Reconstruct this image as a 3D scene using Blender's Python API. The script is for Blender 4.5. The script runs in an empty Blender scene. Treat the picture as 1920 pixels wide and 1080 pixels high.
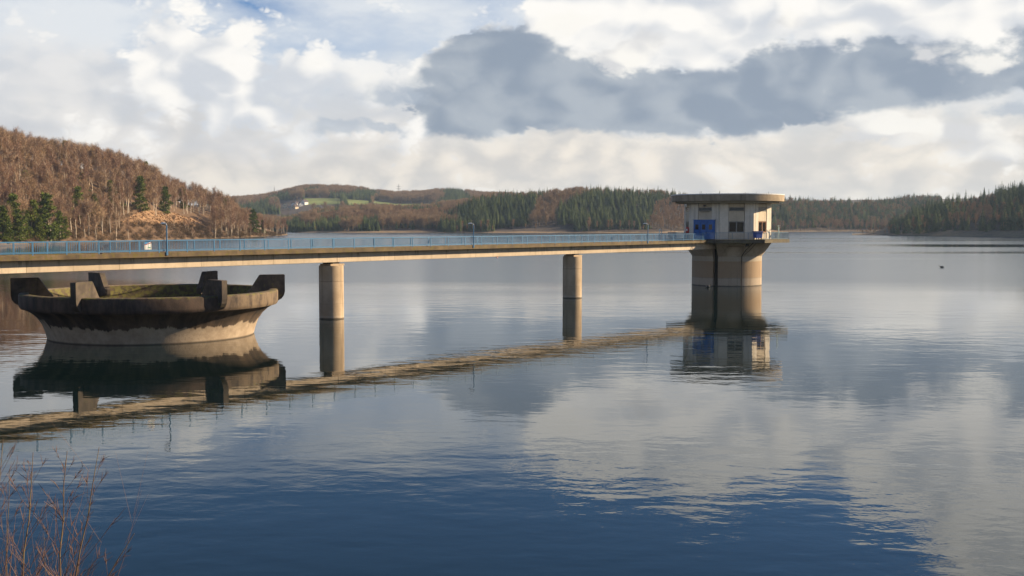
import bpy, math, random
import numpy as np
from mathutils import Vector, Matrix, noise as mnoise

scene = bpy.context.scene
COL = scene.collection
R = math.radians
random.seed(7)

# ------------------------------------------------------------------ camera
F_PX, PITCH, CAM_H = 2080.0, R(3.3), 10.0
cam_d = bpy.data.cameras.new('camera')
cam_d.sensor_width = 36.0
cam_d.lens = 36.0 * F_PX / 1920.0
cam_d.clip_start, cam_d.clip_end = 0.3, 30000
cam = bpy.data.objects.new('camera', cam_d)
COL.objects.link(cam)
cam.location = (0, 0, CAM_H)
cam.rotation_euler = (R(90) - PITCH, 0, 0)
scene.camera = cam
scene.view_settings.view_transform = 'Standard'
scene.view_settings.look = 'None'
scene.view_settings.gamma = 1.0
scene.view_settings.exposure = 0.92
scene.cycles.max_bounces = 6
scene.cycles.diffuse_bounces = 2
scene.cycles.glossy_bounces = 3
scene.cycles.transmission_bounces = 2
scene.cycles.volume_bounces = 0
scene.cycles.caustics_reflective = False
scene.cycles.caustics_refractive = False

def ray(x, y):
    u, v = (x - 960) / F_PX, (540 - y) / F_PX
    return Vector((u, math.cos(PITCH) + v * math.sin(PITCH), -math.sin(PITCH) + v * math.cos(PITCH)))
def on_level(x, y, z=0.0):
    d = ray(x, y); t = (z - CAM_H) / d.z
    return Vector((d.x * t, d.y * t, z))
def at_depth(x, y, Y):
    d = ray(x, y); t = Y / d.y
    return Vector((d.x * t, Y, CAM_H + d.z * t))
def az_el(x, y):
    d = ray(x, y).normalized()
    return math.degrees(math.atan2(d.x, d.y)), math.degrees(math.asin(d.z))

# ------------------------------------------------------------------ node helpers
class NT:
    def __init__(self, tree):
        self.t = tree; self.n = tree.nodes; self.l = tree.links
    def node(self, typ, **kw):
        n = self.n.new(typ)
        for k, v in kw.items(): setattr(n, k, v)
        return n
    def put(self, sock, val):
        if isinstance(val, S): self.l.new(val.s, sock)
        elif val is not None:
            if isinstance(val, (tuple, list)) and len(val) == 3 and sock.type == 'RGBA': val = (*val, 1)
            sock.default_value = val
    def math(self, op, a, b=None, c=None, clamp=False):
        n = self.node('ShaderNodeMath', operation=op, use_clamp=clamp)
        self.put(n.inputs[0], a)
        if b is not None: self.put(n.inputs[1], b)
        if c is not None: self.put(n.inputs[2], c)
        return S(self, n.outputs[0])
    def vmath(self, op, a, b=None, scale=None):
        n = self.node('ShaderNodeVectorMath', operation=op)
        self.put(n.inputs[0], a)
        if b is not None: self.put(n.inputs[1], b)
        if scale is not None: self.put(n.inputs['Scale'], scale)
        return S(self, n.outputs[0])
    def noise(self, vec, scale, detail=4, rough=0.5, dist=0.0, color=False, lac=2.0):
        n = self.node('ShaderNodeTexNoise')
        self.put(n.inputs['Vector'], vec)
        self.put(n.inputs['Scale'], scale); self.put(n.inputs['Detail'], detail)
        self.put(n.inputs['Roughness'], rough); self.put(n.inputs['Distortion'], dist)
        self.put(n.inputs['Lacunarity'], lac)
        return S(self, n.outputs['Color' if color else 'Fac'])
    def voro(self, vec, scale, detail=3, rough=0.5, smooth=1.0):
        n = self.node('ShaderNodeTexVoronoi', feature='SMOOTH_F1')
        self.put(n.inputs['Vector'], vec); self.put(n.inputs['Scale'], scale)
        self.put(n.inputs['Detail'], detail); self.put(n.inputs['Roughness'], rough)
        self.put(n.inputs['Smoothness'], smooth)
        n.normalize = True
        return S(self, n.outputs['Distance'])
    def sep(self, v):
        n = self.node('ShaderNodeSeparateXYZ'); self.put(n.inputs[0], v)
        return [S(self, o) for o in n.outputs]
    def comb(self, x, y, z):
        n = self.node('ShaderNodeCombineXYZ')
        for i, v in enumerate((x, y, z)): self.put(n.inputs[i], v)
        return S(self, n.outputs[0])
    def mix(self, f, a, b, mode='MIX'):
        n = self.node('ShaderNodeMix', data_type='RGBA', blend_type=mode, clamp_factor=True)
        self.put(n.inputs[0], f); self.put(n.inputs[6], a); self.put(n.inputs[7], b)
        return S(self, n.outputs[2])
    def step(self, x, lo, hi, o0=0.0, o1=1.0, smooth=True):
        n = self.node('ShaderNodeMapRange', interpolation_type='SMOOTHSTEP' if smooth else 'LINEAR')
        self.put(n.inputs[0], x); self.put(n.inputs[1], lo); self.put(n.inputs[2], hi)
        self.put(n.inputs[3], o0); self.put(n.inputs[4], o1)
        return S(self, n.outputs[0])
class S:
    def __init__(self, nt, s): self.nt, self.s = nt, s
    def __add__(self, o): return self.nt.math('ADD', self, o)
    def __radd__(self, o): return self.nt.math('ADD', self, o)
    def __sub__(self, o): return self.nt.math('SUBTRACT', self, o)
    def __rsub__(self, o): return self.nt.math('SUBTRACT', o, self)
    def __mul__(self, o): return self.nt.math('MULTIPLY', self, o)
    def __rmul__(self, o): return self.nt.math('MULTIPLY', self, o)
    def __truediv__(self, o): return self.nt.math('DIVIDE', self, o)

# ------------------------------------------------------------------ sun
SUN_AZ, SUN_EL = 74.0, 22.5           # degrees clockwise from +Y, elevation
sv = Vector((math.sin(R(SUN_AZ)) * math.cos(R(SUN_EL)), math.cos(R(SUN_AZ)) * math.cos(R(SUN_EL)), math.sin(R(SUN_EL))))
sun_d = bpy.data.lights.new('sun', 'SUN')
sun_d.energy = 5.0
sun_d.angle = R(0.5)
sun_d.color = (1.0, 0.79, 0.53)
sun = bpy.data.objects.new('sun', sun_d)
COL.objects.link(sun)
sun.rotation_euler = sv.to_track_quat('Z', 'Y').to_euler()

# ------------------------------------------------------------------ world: sky with clouds, all in compass direction and elevation
world = bpy.data.worlds.new('World')
scene.world = world
world.use_nodes = True
world.node_tree.nodes.clear()
w = NT(world.node_tree)
tc = w.node('ShaderNodeTexCoord')
D = S(w, tc.outputs['Generated'])
sky = w.node('ShaderNodeTexSky', sky_type='NISHITA')
sky.sun_disc = False
sky.sun_elevation = R(SUN_EL)
sky.sun_rotation = R(SUN_AZ)
sky.air_density, sky.dust_density, sky.ozone_density = 0.85, 0.0, 6.0
SKY_STRENGTH = 0.062
CLOUD = 0.53                                   # cloud radiance scale for the exposure used
blue = w.vmath('SCALE', S(w, sky.outputs[0]), scale=SKY_STRENGTH / CLOUD)
dx, dy, dz = w.sep(D)
AZ = w.math('ARCTAN2', dx, dy) * 57.29578
EL = w.math('ARCSINE', w.math('MINIMUM', w.math('MAXIMUM', dz, -1.0), 1.0)) * 57.29578
# cloud coordinates: flattened so that clouds lie wider than tall near the horizon
DC = w.comb(dx, dy, dz * 1.6)
wn = w.noise(DC, 8.0, 9, 0.60, color=True)
wr, wg, wb = w.sep(w.vmath('SUBTRACT', wn, (0.5, 0.5, 0.5)))
def billow(v, octs):
    t = None
    for sc, wt in octs:
        n = w.math('ABSOLUTE', w.noise(v, sc, 0, 0.4) - 0.5) * (wt * 4.0)
        t = n if t is None else t + n
    return t
DW = w.vmath('ADD', DC, w.vmath('SCALE', w.vmath('SUBTRACT', wn, (0.5, 0.5, 0.5)), scale=0.035))
lump = billow(DW, ((12.0, 0.55), (29.0, 0.30)))
puff = lump + billow(DW, ((70.0, 0.17), (150.0, 0.11))) - 0.05             # cauliflower lumps, about 0..1, mean 0.35
relief = lump - billow(w.vmath('ADD', DW, (0.020, 0.0, 0.018)), ((12.0, 0.55), (29.0, 0.30)))      # lit from the sun's side
soft = w.noise(w.comb(dx, dy, dz * 3.2), 5.0, 7, 0.58)
VA = w.comb(AZ + wr * 7.0, EL + wg * 5.0, 0.0)
VB = w.comb(AZ + wr * 4.0, EL + wg * 2.6, 0.0)
def blobs(lst, vec):
    """sum of soft lobes; each (px, py, half width px, half height px, weight)"""
    tot = None
    for (x, y, sx, sy, wt) in lst:
        ca, ce = az_el(x, y)
        kx, ky = 36.3 / (sx * 1.9), 36.3 / (sy * 1.9)
        n = w.node('ShaderNodeVectorMath', operation='MULTIPLY_ADD')
        w.put(n.inputs[0], vec); n.inputs[1].default_value = (kx, ky, 0); n.inputs[2].default_value = (-ca * kx, -ce * ky, 0)
        g = w.node('ShaderNodeTexGradient', gradient_type='QUADRATIC_SPHERE')
        w.l.new(n.outputs[0], g.inputs[0])
        tot = w.math('MULTIPLY_ADD', S(w, g.outputs['Fac']), wt * 1.6, tot if tot is not None else 0.0)
    return tot

# thin high veil, thinning upwards to open blue
low = w.step(EL + wr * 4.0, 10.2, 14.2, 1.0, 0.0)
gap = blobs([(490, 5, 100, 30, 0.35), (620, 95, 110, 40, 0.12)], VA)
veil = w.step(soft + wb * 0.5, 0.36, 0.58)
veil_f = w.math('MULTIPLY', veil * 0.35 + 0.62, low, clamp=True) - gap
col = w.mix(w.math('MAXIMUM', veil_f, 0.0), blue, (0.80, 0.83, 0.86))
# scattered cumulus everywhere above (coverage falls off with height)
cov = w.step(EL, 12.0, 48.0, -0.36, -0.06)
gen = w.step(soft * 0.75 + wr * 0.5 + puff * 0.16 + cov, 0.50, 0.58)
lit = w.step(relief * 0.7 + wg * 0.9, -0.40, 0.30)
col = w.mix(gen * w.step(EL, 10.5, 14.5), col, w.mix(lit, (0.50, 0.54, 0.60), (0.95, 0.94, 0.92)))
# cream and grey layer low over the hills
lowband = w.step(EL + wr * 5.0, 3.0, 9.0, 1.0, 0.0)
low_tex = w.step(soft * 0.8 + wb * 0.8 - relief * 0.45 + (0.35 - puff) * 0.35 + 0.1, 0.20, 0.78)
low_col = w.mix(low_tex, (0.97, 0.88, 0.76), (0.68, 0.65, 0.615))
col = w.mix(lowband * 0.93, col, low_col)
# broad grey layer at mid height towards the west
greyl = w.step(blobs([(170, 140, 260, 55, 0.9), (60, 230, 200, 60, 0.5), (420, 260, 400, 60, 0.55), (700, 190, 160, 60, 0.6)], VA) + puff * 0.45 - 0.15, 0.05, 0.95)
col = w.mix(greyl * w.step(EL, 10.5, 13.0, 0.75, 0.0), col, w.mix(w.step(relief * 0.5 + wb * 1.0, -0.26, 0.24), (0.62, 0.64, 0.68), (0.85, 0.83, 0.81)))
# the great cumulus bank: one mass, bright heads above, shaded flat-based bellies below
dsoft = blobs([(862, 190, 80, 80, 0.8), (950, 160, 140, 95, 0.9), (1080, 190, 190, 75, 1.1), (1230, 200, 140, 58, 1.0),
            (1440, 175, 160, 60, 0.9), (1600, 155, 210, 72, 1.2), (1790, 155, 230, 66, 1.3), (1960, 145, 240, 70, 1.4),
            (905, 105, 90, 60, 0.5), (990, 95, 80, 50, 0.4)], VA)
dk = dsoft + w.math('MINIMUM', puff, 0.60) * 0.85 - 0.30
base_el = w.step(AZ, 9.0, 25.0, 4.55, 6.1)       # the base climbs towards the east
cut = w.step(EL - base_el + puff * 0.7 + wr * 1.8, -0.05, 0.45)
dark_m = w.step(dk, 0.22, 0.46) * cut
hsoft = blobs([(345, 75, 85, 65, 0.7), (430, 125, 160, 90, 0.6), (500, 215, 300, 80, 0.30),
            (1090, 40, 110, 50, 0.75), (1210, 20, 190, 80, 1.0), (1330, 70, 125, 66, 1.0), (1130, 110, 110, 26, 0.6),
            (1490, 30, 140, 66, 0.9), (1620, 20, 150, 62, 0.85), (1760, 15, 130, 55, 0.85), (1870, 45, 95, 50, 0.9),
            (1850, -90, 150, 130, 0.9), (1930, -220, 150, 180, 1.0), (1960, -80, 180, 100, 0.9), (2150, -150, 240, 170, 0.8), (1300, -70, 240, 70, 0.7)], VA)
hd = hsoft + w.math('MINIMUM', puff, 0.74) * 1.1 - 0.60 - w.step(EL, 11.5, 15.0) * 0.22
head_m = w.step(hd, 0.06, 0.44)
mass = w.math('MAXIMUM', dark_m, head_m)
shade = w.step(dsoft - w.math('MINIMUM', hsoft, 0.9) * 0.75 - relief * 0.85 + wb * 0.9, -0.12, 0.62)
head_l = w.step(relief * 1.3 + wb * 1.2 - wr * 0.6 + w.step(EL + wg * 4.0, 6.8, 10.5) * 0.28, -0.40, 0.60)
head_c = w.mix(head_l, (0.66, 0.69, 0.74), (1.03, 1.0, 0.95))
belly = w.mix(w.step(wr * 1.0 - relief * 0.5, -0.22, 0.22), (0.44, 0.49, 0.55), (0.285, 0.345, 0.43))
col = w.mix(mass * 0.98, col, w.mix(shade * w.step(AZ, -9.0, -4.5), head_c, belly))
# small dark scraps and lit tufts in front
scrap = w.step(blobs([(755, 165, 55, 24, 1.0), (640, 235, 65, 28, 0.8), (725, 235, 30, 16, 0.9), (1340, 258, 30, 8, 0.4), (1890, 225, 60, 26, 0.7)], VA) + puff * 0.5 - 0.24, 0.20, 0.75)
col = w.mix(scrap * w.step(EL, 10.5, 13.0, 0.75, 0.0), col, (0.47, 0.53, 0.61))
tuft = w.step(blobs([(1120, 115, 80, 24, 0.9), (1190, 85, 60, 30, 0.7), (1475, 70, 75, 20, 0.6), (1600, 65, 50, 16, 0.5), (1745, 95, 50, 20, 0.7), (1875, 110, 40, 20, 0.8),
                     (1800, 265, 110, 34, 0.8), (1655, 235, 110, 24, 0.6), (1560, 280, 90, 20, 0.5), (1890, 300, 80, 22, 0.6), (1060, 40, 60, 25, 0.5)], VA) + puff * 0.9 - 0.50, 0.16, 0.80)
col = w.mix(tuft * w.step(EL, 10.5, 13.0, 0.9, 0.0), col, w.mix(w.step(relief + wg * 0.6, -0.2, 0.2), (0.72, 0.72, 0.73), (1.0, 0.97, 0.91)))
bg = w.node('ShaderNodeBackground')
w.put(bg.inputs[0], col)
bg.inputs[1].default_value = CLOUD
wo = w.node('ShaderNodeOutputWorld')
w.l.new(bg.outputs[0], wo.inputs[0])
world.cycles.sampling_method = 'MANUAL'
world.cycles.sample_map_resolution = 512

# ------------------------------------------------------------------ materials
MATS = {}
def new_mat(name):
    m = bpy.data.materials.new(name); m.use_nodes = True
    m.node_tree.nodes.clear()
    nt = NT(m.node_tree)
    b = nt.node('ShaderNodeBsdfPrincipled')
    o = nt.node('ShaderNodeOutputMaterial')
    nt.l.new(b.outputs[0], o.inputs[0])
    MATS[name] = m
    return m, nt, b
def coords(nt, kind='Object'):
    return S(nt, nt.node('ShaderNodeTexCoord').outputs[kind])
def bump(nt, b, h, strength=0.4, dist=0.02):
    n = nt.node('ShaderNodeBump')
    n.inputs['Strength'].default_value = strength
    n.inputs['Distance'].default_value = dist
    nt.put(n.inputs['Height'], h)
    nt.l.new(n.outputs[0], b.inputs['Normal'])
def rnd(nt):
    return S(nt, nt.node('ShaderNodeObjectInfo').outputs['Random'])
def simple(name, c, rough=0.6, metal=0.0, var=0.25, scale=3.0, bumpy=0.0):
    m, nt, b = new_mat(name)
    n = nt.noise(coords(nt), scale, 5, 0.6)
    d = tuple(v * (1 - var) for v in c); l = tuple(min(1, v * (1 + var)) for v in c)
    nt.put(b.inputs['Base Color'], nt.mix(nt.step(n, 0.3, 0.7), d, l))
    b.inputs['Roughness'].default_value = rough
    b.inputs['Metallic'].default_value = metal
    if bumpy: bump(nt, b, n, 0.5, bumpy)
    return m
def concrete(name, light, dark, stain=(0.10, 0.085, 0.06), streak=0.45, moss=None, moss_amt=0.0, bands=None, seam=0.0):
    """weathered concrete: blotches, vertical run-off streaks, optional moss and water-level bands by height"""
    m, nt, b = new_mat(name)
    p = coords(nt)
    px, py, pz = nt.sep(p)
    blot = nt.noise(p, 0.55, 6, 0.62)
    c = nt.mix(nt.step(blot, 0.32, 0.68), dark, light)
    if bands:
        wob = (nt.noise(p, 0.8, 4, 0.6) - 0.5) * 0.25
        zz = pz + wob
        for (z0, z1, colr, f) in bands:
            g = nt.step(zz, z0 - 0.04, z0 + 0.04) * nt.step(zz, z1 - 0.04, z1 + 0.04, 1.0, 0.0)
            c = nt.mix(g * f, c, colr)
    st = nt.noise(nt.comb(px * 2.2, py * 2.2, pz * 0.12), 1.0, 5, 0.65)
    c = nt.mix(nt.step(st, 0.50, 0.72) * streak, c, stain)
    grain = nt.noise(p, 9.0, 4, 0.7)
    if seam:                                  # pour joints along the length, each pour a slightly different tone
        q = px / seam
        fr_ = nt.math('FRACT', q)
        tone = nt.noise(nt.comb(nt.math('FLOOR', q), 0.0, 0.0), 3.7, 0)
        c = nt.mix(nt.step(tone, 0.35, 0.65) * 0.30, c, stain)
        c = nt.mix(nt.step(fr_, 0.004, 0.010, 0.75, 0.0), c, stain)
        run = nt.noise(nt.comb(px * 1.1, 0.0, pz * 0.1), 1.0, 6, 0.75)
        c = nt.mix(nt.step(run, 0.52, 0.66) * nt.step(pz, 6.15, 7.0) * 0.75, c, (0.07, 0.055, 0.035))
    c = nt.mix(nt.step(grain, 0.3, 0.75) * 0.35, c, nt.mix(0.5, c, stain))
    if moss:
        mo = nt.noise(p, 2.3, 6, 0.7)
        c = nt.mix(nt.step(mo, 0.60 - moss_amt * 0.3, 0.70 - moss_amt * 0.2), c, moss)
    nt.put(b.inputs['Base Color'], c)
    b.inputs['Roughness'].default_value = 0.85
    bump(nt, b, grain + blot, 0.35, 0.03)
    return m

concrete('girder', (0.70, 0.57, 0.42), (0.56, 0.45, 0.32), (0.20, 0.15, 0.095), 0.4, seam=8.4)
concrete('curb', (0.19, 0.13, 0.068), (0.075, 0.052, 0.03), (0.035, 0.027, 0.016), 0.75, (0.12, 0.095, 0.02), 0.4)
concrete('pier', (0.52, 0.40, 0.265), (0.40, 0.295, 0.185), (0.17, 0.12, 0.075), 0.55, bands=[(-3, 0.13, (0.07, 0.055, 0.04), 0.85), (0.13, 0.35, (0.52, 0.42, 0.30), 0.6), (3.95, 4.03, (0.16, 0.11, 0.07), 0.6), (1.6, 1.64, (0.2, 0.14, 0.09), 0.4)])
concrete('shaft', (0.48, 0.39, 0.28), (0.37, 0.29, 0.20), (0.16, 0.12, 0.08), 0.5,
         bands=[(-3, 0.12, (0.07, 0.055, 0.04), 0.85), (0.12, 1.25, (0.46, 0.36, 0.26), 0.8), (1.25, 1.38, (0.25, 0.19, 0.13), 0.6),
                (1.38, 4.0, (0.36, 0.235, 0.13), 0.8), (4.0, 4.75, (0.47, 0.40, 0.30), 0.5)])
concrete('wall', (0.82, 0.74, 0.61), (0.68, 0.60, 0.48), (0.27, 0.21, 0.14), 0.5)
concrete('panel', (0.70, 0.60, 0.45), (0.57, 0.48, 0.35), (0.26, 0.19, 0.12), 0.5)
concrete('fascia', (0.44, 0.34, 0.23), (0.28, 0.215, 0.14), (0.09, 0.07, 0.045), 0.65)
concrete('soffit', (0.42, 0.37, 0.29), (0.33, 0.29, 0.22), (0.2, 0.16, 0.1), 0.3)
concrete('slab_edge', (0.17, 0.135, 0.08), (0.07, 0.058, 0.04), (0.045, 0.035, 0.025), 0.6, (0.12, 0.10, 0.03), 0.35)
simple('flashing', (0.72, 0.70, 0.66), 0.45, 0.0, 0.08)
simple('rail_blue', (0.035, 0.15, 0.29), 0.45, 0.0, 0.12, 6)
simple('rail_thin', (0.10, 0.19, 0.27), 0.5, 0.0, 0.15, 6)
simple('door_blue', (0.003, 0.10, 0.36), 0.42, 0.0, 0.2, 2)
simple('bin_blue', (0.03, 0.07, 0.34), 0.4, 0.0, 0.15, 2)
simple('bin_lid', (0.03, 0.05, 0.20), 0.4, 0.0, 0.15, 2)
simple('white_paint', (0.75, 0.74, 0.70), 0.5, 0.0, 0.1)
simple('red_paint', (0.34, 0.02, 0.015), 0.4, 0.0, 0.15)
simple('green_paint', (0.08, 0.30, 0.10), 0.5, 0.0, 0.1)
simple('sign_blue', (0.06, 0.30, 0.62), 0.5, 0.0, 0.1)
simple('rubber', (0.02, 0.02, 0.02), 0.8)
simple('dark_metal', (0.05, 0.05, 0.055), 0.5, 0.3)
simple('pale_metal', (0.45, 0.60, 0.60), 0.4, 0.2, 0.15)
simple('lamp_grey', (0.45, 0.46, 0.46), 0.4, 0.2)
simple('frame_brown', (0.30, 0.13, 0.05), 0.5)
simple('frame_grey', (0.30, 0.29, 0.27), 0.5)
simple('bearing', (0.035, 0.03, 0.028), 0.7)
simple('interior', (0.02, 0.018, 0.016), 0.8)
simple('buoy_red', (0.5, 0.05, 0.03), 0.4)
simple('duck_dark', (0.03, 0.027, 0.024), 0.7)
simple('duck_pale', (0.5, 0.47, 0.42), 0.7)
simple('house_white', (0.78, 0.76, 0.72), 0.8, 0.0, 0.08, 0.5)
simple('house_cream', (0.62, 0.52, 0.36), 0.8, 0.0, 0.08, 0.5)
simple('house_roof', (0.10, 0.07, 0.065), 0.8, 0.0, 0.2, 0.7)
simple('mast_grey', (0.20, 0.20, 0.21), 0.5)
simple('asphalt', (0.06, 0.058, 0.055), 0.9)
def glass(name, c, rough=0.08):
    m, nt, b = new_mat(name)
    n = nt.noise(coords(nt), 1.2, 3)
    nt.put(b.inputs['Base Color'], nt.mix(n, tuple(v * 0.6 for v in c), c))
    b.inputs['Roughness'].default_value = rough
    b.inputs['Specular IOR Level'].default_value = 0.25
    return m
glass('glass_dark', (0.018, 0.016, 0.015))
glass('glass_vent', (0.10, 0.115, 0.12), 0.25)
glass('glass_amber', (0.16, 0.12, 0.07), 0.2)

# spillway: dark biofilm above a clean band by the water
m, nt, b = new_mat('spillway')
p = coords(nt); px, py, pz = nt.sep(p)
ang = nt.math('ARCTAN2', px, py * -1.0)             # 0 towards the dam, positive to the east
drip = nt.noise(nt.comb(ang * 7.0, ang * 0.0, pz * 0.25), 1.0, 4, 0.7)
big = nt.noise(p, 0.35, 4, 0.6)
lightc = nt.mix(nt.step(nt.noise(p, 1.4, 6, 0.65), 0.3, 0.7), (0.34, 0.255, 0.175), (0.48, 0.375, 0.265))
edge = 1.30 + (drip - 0.5) * 1.7 + nt.step(ang, -1.15, -0.55, 1.15, 0.0) * nt.step(drip, 0.42, 0.56)
film = nt.step(pz - edge, -0.04, 0.10)
filmc = nt.mix(nt.step(drip + (big - 0.5) * 0.6, 0.35, 0.7), (0.022, 0.015, 0.011), (0.12, 0.078, 0.05))
c = nt.mix(film * 0.97, lightc, filmc)
c = nt.mix(nt.step(pz, 0.02, 0.16, 0.8, 0.0), c, (0.06, 0.045, 0.03))
nt.put(b.inputs['Base Color'], c); b.inputs['Roughness'].default_value = 0.8
bump(nt, b, nt.noise(p, 6.0, 5, 0.7), 0.5, 0.04)
m, nt, b = new_mat('spill_rim')
p = coords(nt); px, py, pz = nt.sep(p)
ang = nt.math('ARCTAN2', px, py * -1.0)
st = nt.noise(nt.comb(ang * 14.0, ang * 0.0, pz * 0.5), 1.0, 5, 0.7)
c = nt.mix(nt.step(st, 0.3, 0.7), (0.028, 0.018, 0.013), (0.105, 0.068, 0.047))
c = nt.mix(nt.step(ang, 0.75, 1.15) * nt.step(st, 0.3, 0.6) * 0.75, c, (0.20, 0.145, 0.085))
c = nt.mix(nt.step(ang, -1.3, -0.95, 0.8, 0.0), c, (0.26, 0.19, 0.14))
mo = nt.noise(p, 2.0, 5, 0.7)
c = nt.mix(nt.step(mo, 0.44, 0.62) * nt.step(pz + (mo - 0.5) * 0.7, 3.85, 4.05), c, (0.14, 0.125, 0.03))
nt.put(b.inputs['Base Color'], c); b.inputs['Roughness'].default_value = 0.85
bump(nt, b, nt.noise(p, 5.0, 5, 0.7), 0.5, 0.04)
concrete('spill_fin', (0.14, 0.105, 0.075), (0.045, 0.034, 0.026), (0.035, 0.025, 0.018), 0.75, (0.11, 0.10, 0.03), 0.12)
concrete('spill_moss', (0.11, 0.075, 0.04), (0.055, 0.04, 0.022), (0.03, 0.022, 0.014), 0.4, (0.15, 0.135, 0.03), 0.6)

# vegetation
def veg(name, cols, rough=0.9, trans=0.0):
    m, nt, b = new_mat(name)
    r = rnd(nt)
    n = nt.noise(coords(nt), 0.45, 3)
    c = nt.mix(r, cols[0], cols[1])
    c = nt.mix(nt.step(n, 0.35, 0.7), c, cols[2])
    nt.put(b.inputs['Base Color'], c)
    b.inputs['Roughness'].default_value = rough
    b.inputs['Specular IOR Level'].default_value = 0.1
    return m
veg('twig_red', [(0.21, 0.115, 0.085), (0.40, 0.29, 0.19), (0.32, 0.20, 0.12)])
veg('twig_brown', [(0.23, 0.155, 0.095), (0.44, 0.31, 0.18), (0.32, 0.215, 0.125)])
veg('needle_spruce', [(0.030, 0.058, 0.028), (0.15, 0.17, 0.052), (0.07, 0.10, 0.036)])
veg('needle_pine', [(0.09, 0.135, 0.03), (0.19, 0.215, 0.045), (0.15, 0.185, 0.04)])
veg('twig_larch', [(0.31, 0.20, 0.12), (0.42, 0.28, 0.17), (0.33, 0.22, 0.13)])
veg('bracken_leaf', [(0.30, 0.175, 0.095), (0.38, 0.26, 0.15), (0.26, 0.15, 0.08)])
veg('dry_grass', [(0.36, 0.27, 0.13), (0.46, 0.34, 0.18), (0.30, 0.21, 0.10)])
veg('shrub_dark', [(0.10, 0.065, 0.04), (0.15, 0.10, 0.055), (0.12, 0.09, 0.05)])
m, nt, b = new_mat('bark_birch')
p = coords(nt); px, py, pz = nt.sep(p)
n = nt.noise(nt.comb(px, py, pz * 2.0), 1.2, 4, 0.7)
nt.put(b.inputs['Base Color'], nt.mix(nt.step(n, 0.54, 0.66), (0.62, 0.53, 0.41), (0.20, 0.145, 0.10)))
b.inputs['Roughness'].default_value = 0.8
simple('bark_brown', (0.20, 0.14, 0.085), 0.9, 0.0, 0.4, 1.0)
simple('bark_dark', (0.07, 0.05, 0.035), 0.9, 0.0, 0.4, 1.0)
m, nt, b = new_mat('sapling_bark')
p = coords(nt); n = nt.noise(p, 6.0, 4)
nt.put(b.inputs['Base Color'], nt.mix(nt.step(n, 0.35, 0.65), (0.13, 0.075, 0.045), (0.24, 0.17, 0.075)))
b.inputs['Roughness'].default_value = 0.6
simple('sapling_twig', (0.095, 0.046, 0.034), 0.7, 0.0, 0.35, 4.0)

# land: bare drawdown shore below the wood's edge, leaf litter above
def land(name, shore, litter, shore_top=2.2):
    m, nt, b = new_mat(name)
    g = nt.node('ShaderNodeNewGeometry')
    p = S(nt, g.outputs['Position'])
    px, py, pz = nt.sep(p)
    n1 = nt.noise(p, 0.03, 5, 0.6); n2 = nt.noise(p, 0.35, 5, 0.65)
    sc = nt.mix(nt.step(n2 * 0.5 + n1 * 0.5, 0.4, 0.6), shore, tuple(v * 0.55 for v in shore))
    lc = nt.mix(nt.step(n2, 0.35, 0.65), litter, tuple(v * 0.6 for v in litter))
    c = nt.mix(nt.step(pz + (n1 - 0.5) * 3.0, shore_top - 0.4, shore_top + 0.5), sc, lc)
    c = nt.mix(nt.step(pz, 0.25, 0.7, 0.75, 0.0), c, (0.075, 0.055, 0.04))
    nt.put(b.inputs['Base Color'], c); b.inputs['Roughness'].default_value = 0.95
    bump(nt, b, n2, 0.6, 0.5)
    return m
land('land_left', (0.22, 0.14, 0.07), (0.16, 0.095, 0.05), 1.0)
land('land_mid', (0.34, 0.235, 0.13), (0.09, 0.062, 0.042), 1.6)
land('land_right', (0.27, 0.185, 0.095), (0.08, 0.06, 0.04), 5.0)
simple('meadow', (0.20, 0.24, 0.055), 0.9, 0.0, 0.25, 0.02)
simple('meadow_dark', (0.085, 0.13, 0.04), 0.9, 0.0, 0.2, 0.02)
simple('bracken_ground', (0.27, 0.16, 0.08), 0.95, 0.0, 0.45, 0.15)
simple('bank', (0.12, 0.11, 0.05), 0.95, 0.0, 0.4, 0.8)

# water: long calm swell near the dam, wind-ruffled sheet farther out, a few slicks
m, nt, b = new_mat('water')
g = nt.node('ShaderNodeNewGeometry')
P = S(nt, g.outputs['Position'])
X, Y, Z = nt.sep(P)
pat = nt.noise(nt.comb(X * 0.35, Y, 0.0), 0.012, 4, 0.55)
wind = nt.step(Y + (pat - 0.5) * 160.0 + X * 0.12, 120.0, 205.0)
slick = nt.step(nt.noise(nt.comb(X * 0.10, Y, 3.0), 0.02, 3, 0.5), 0.56, 0.66)
band = nt.step(nt.math('ABSOLUTE', Y - 512.0 + (X - 250.0) * 0.05), 26.0, 40.0, 1.0, 0.0) * nt.step(X, 120.0, 230.0)
calm = nt.math('MAXIMUM', slick * 0.55 * nt.step(Y, 260.0, 420.0), band)
lee = nt.step(X + Y * 0.32, -70.0, 10.0)                # lee of the west hill
rough_f = wind * (1.0 - calm) * (0.12 + 0.88 * lee)
w1 = nt.noise(nt.comb(X * 0.55, Y, 0.0), 0.42, 2, 0.5, 0.3)
w2 = nt.noise(nt.comb(X * 0.7 + Y * 0.12, Y, 5.0), 1.25, 3, 0.55, 0.2)
amp = nt.step(nt.noise(nt.comb(X * 0.6, Y, 9.0), 0.035, 3, 0.5), 0.32, 0.68, 0.30, 1.75)
h = (w1 * 0.017 + w2 * 0.0062) * amp
bn = nt.node('ShaderNodeBump')
bn.inputs['Strength'].default_value = 1.0
bn.inputs['Distance'].default_value = 1.0
nt.put(bn.inputs['Height'], h)
nt.l.new(bn.outputs[0], b.inputs['Normal'])
nt.put(b.inputs['Base Color'], (0.004, 0.012, 0.012))
nt.put(b.inputs['Roughness'], 0.02 + rough_f * 0.16)
b.inputs['IOR'].default_value = 1.42

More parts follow.
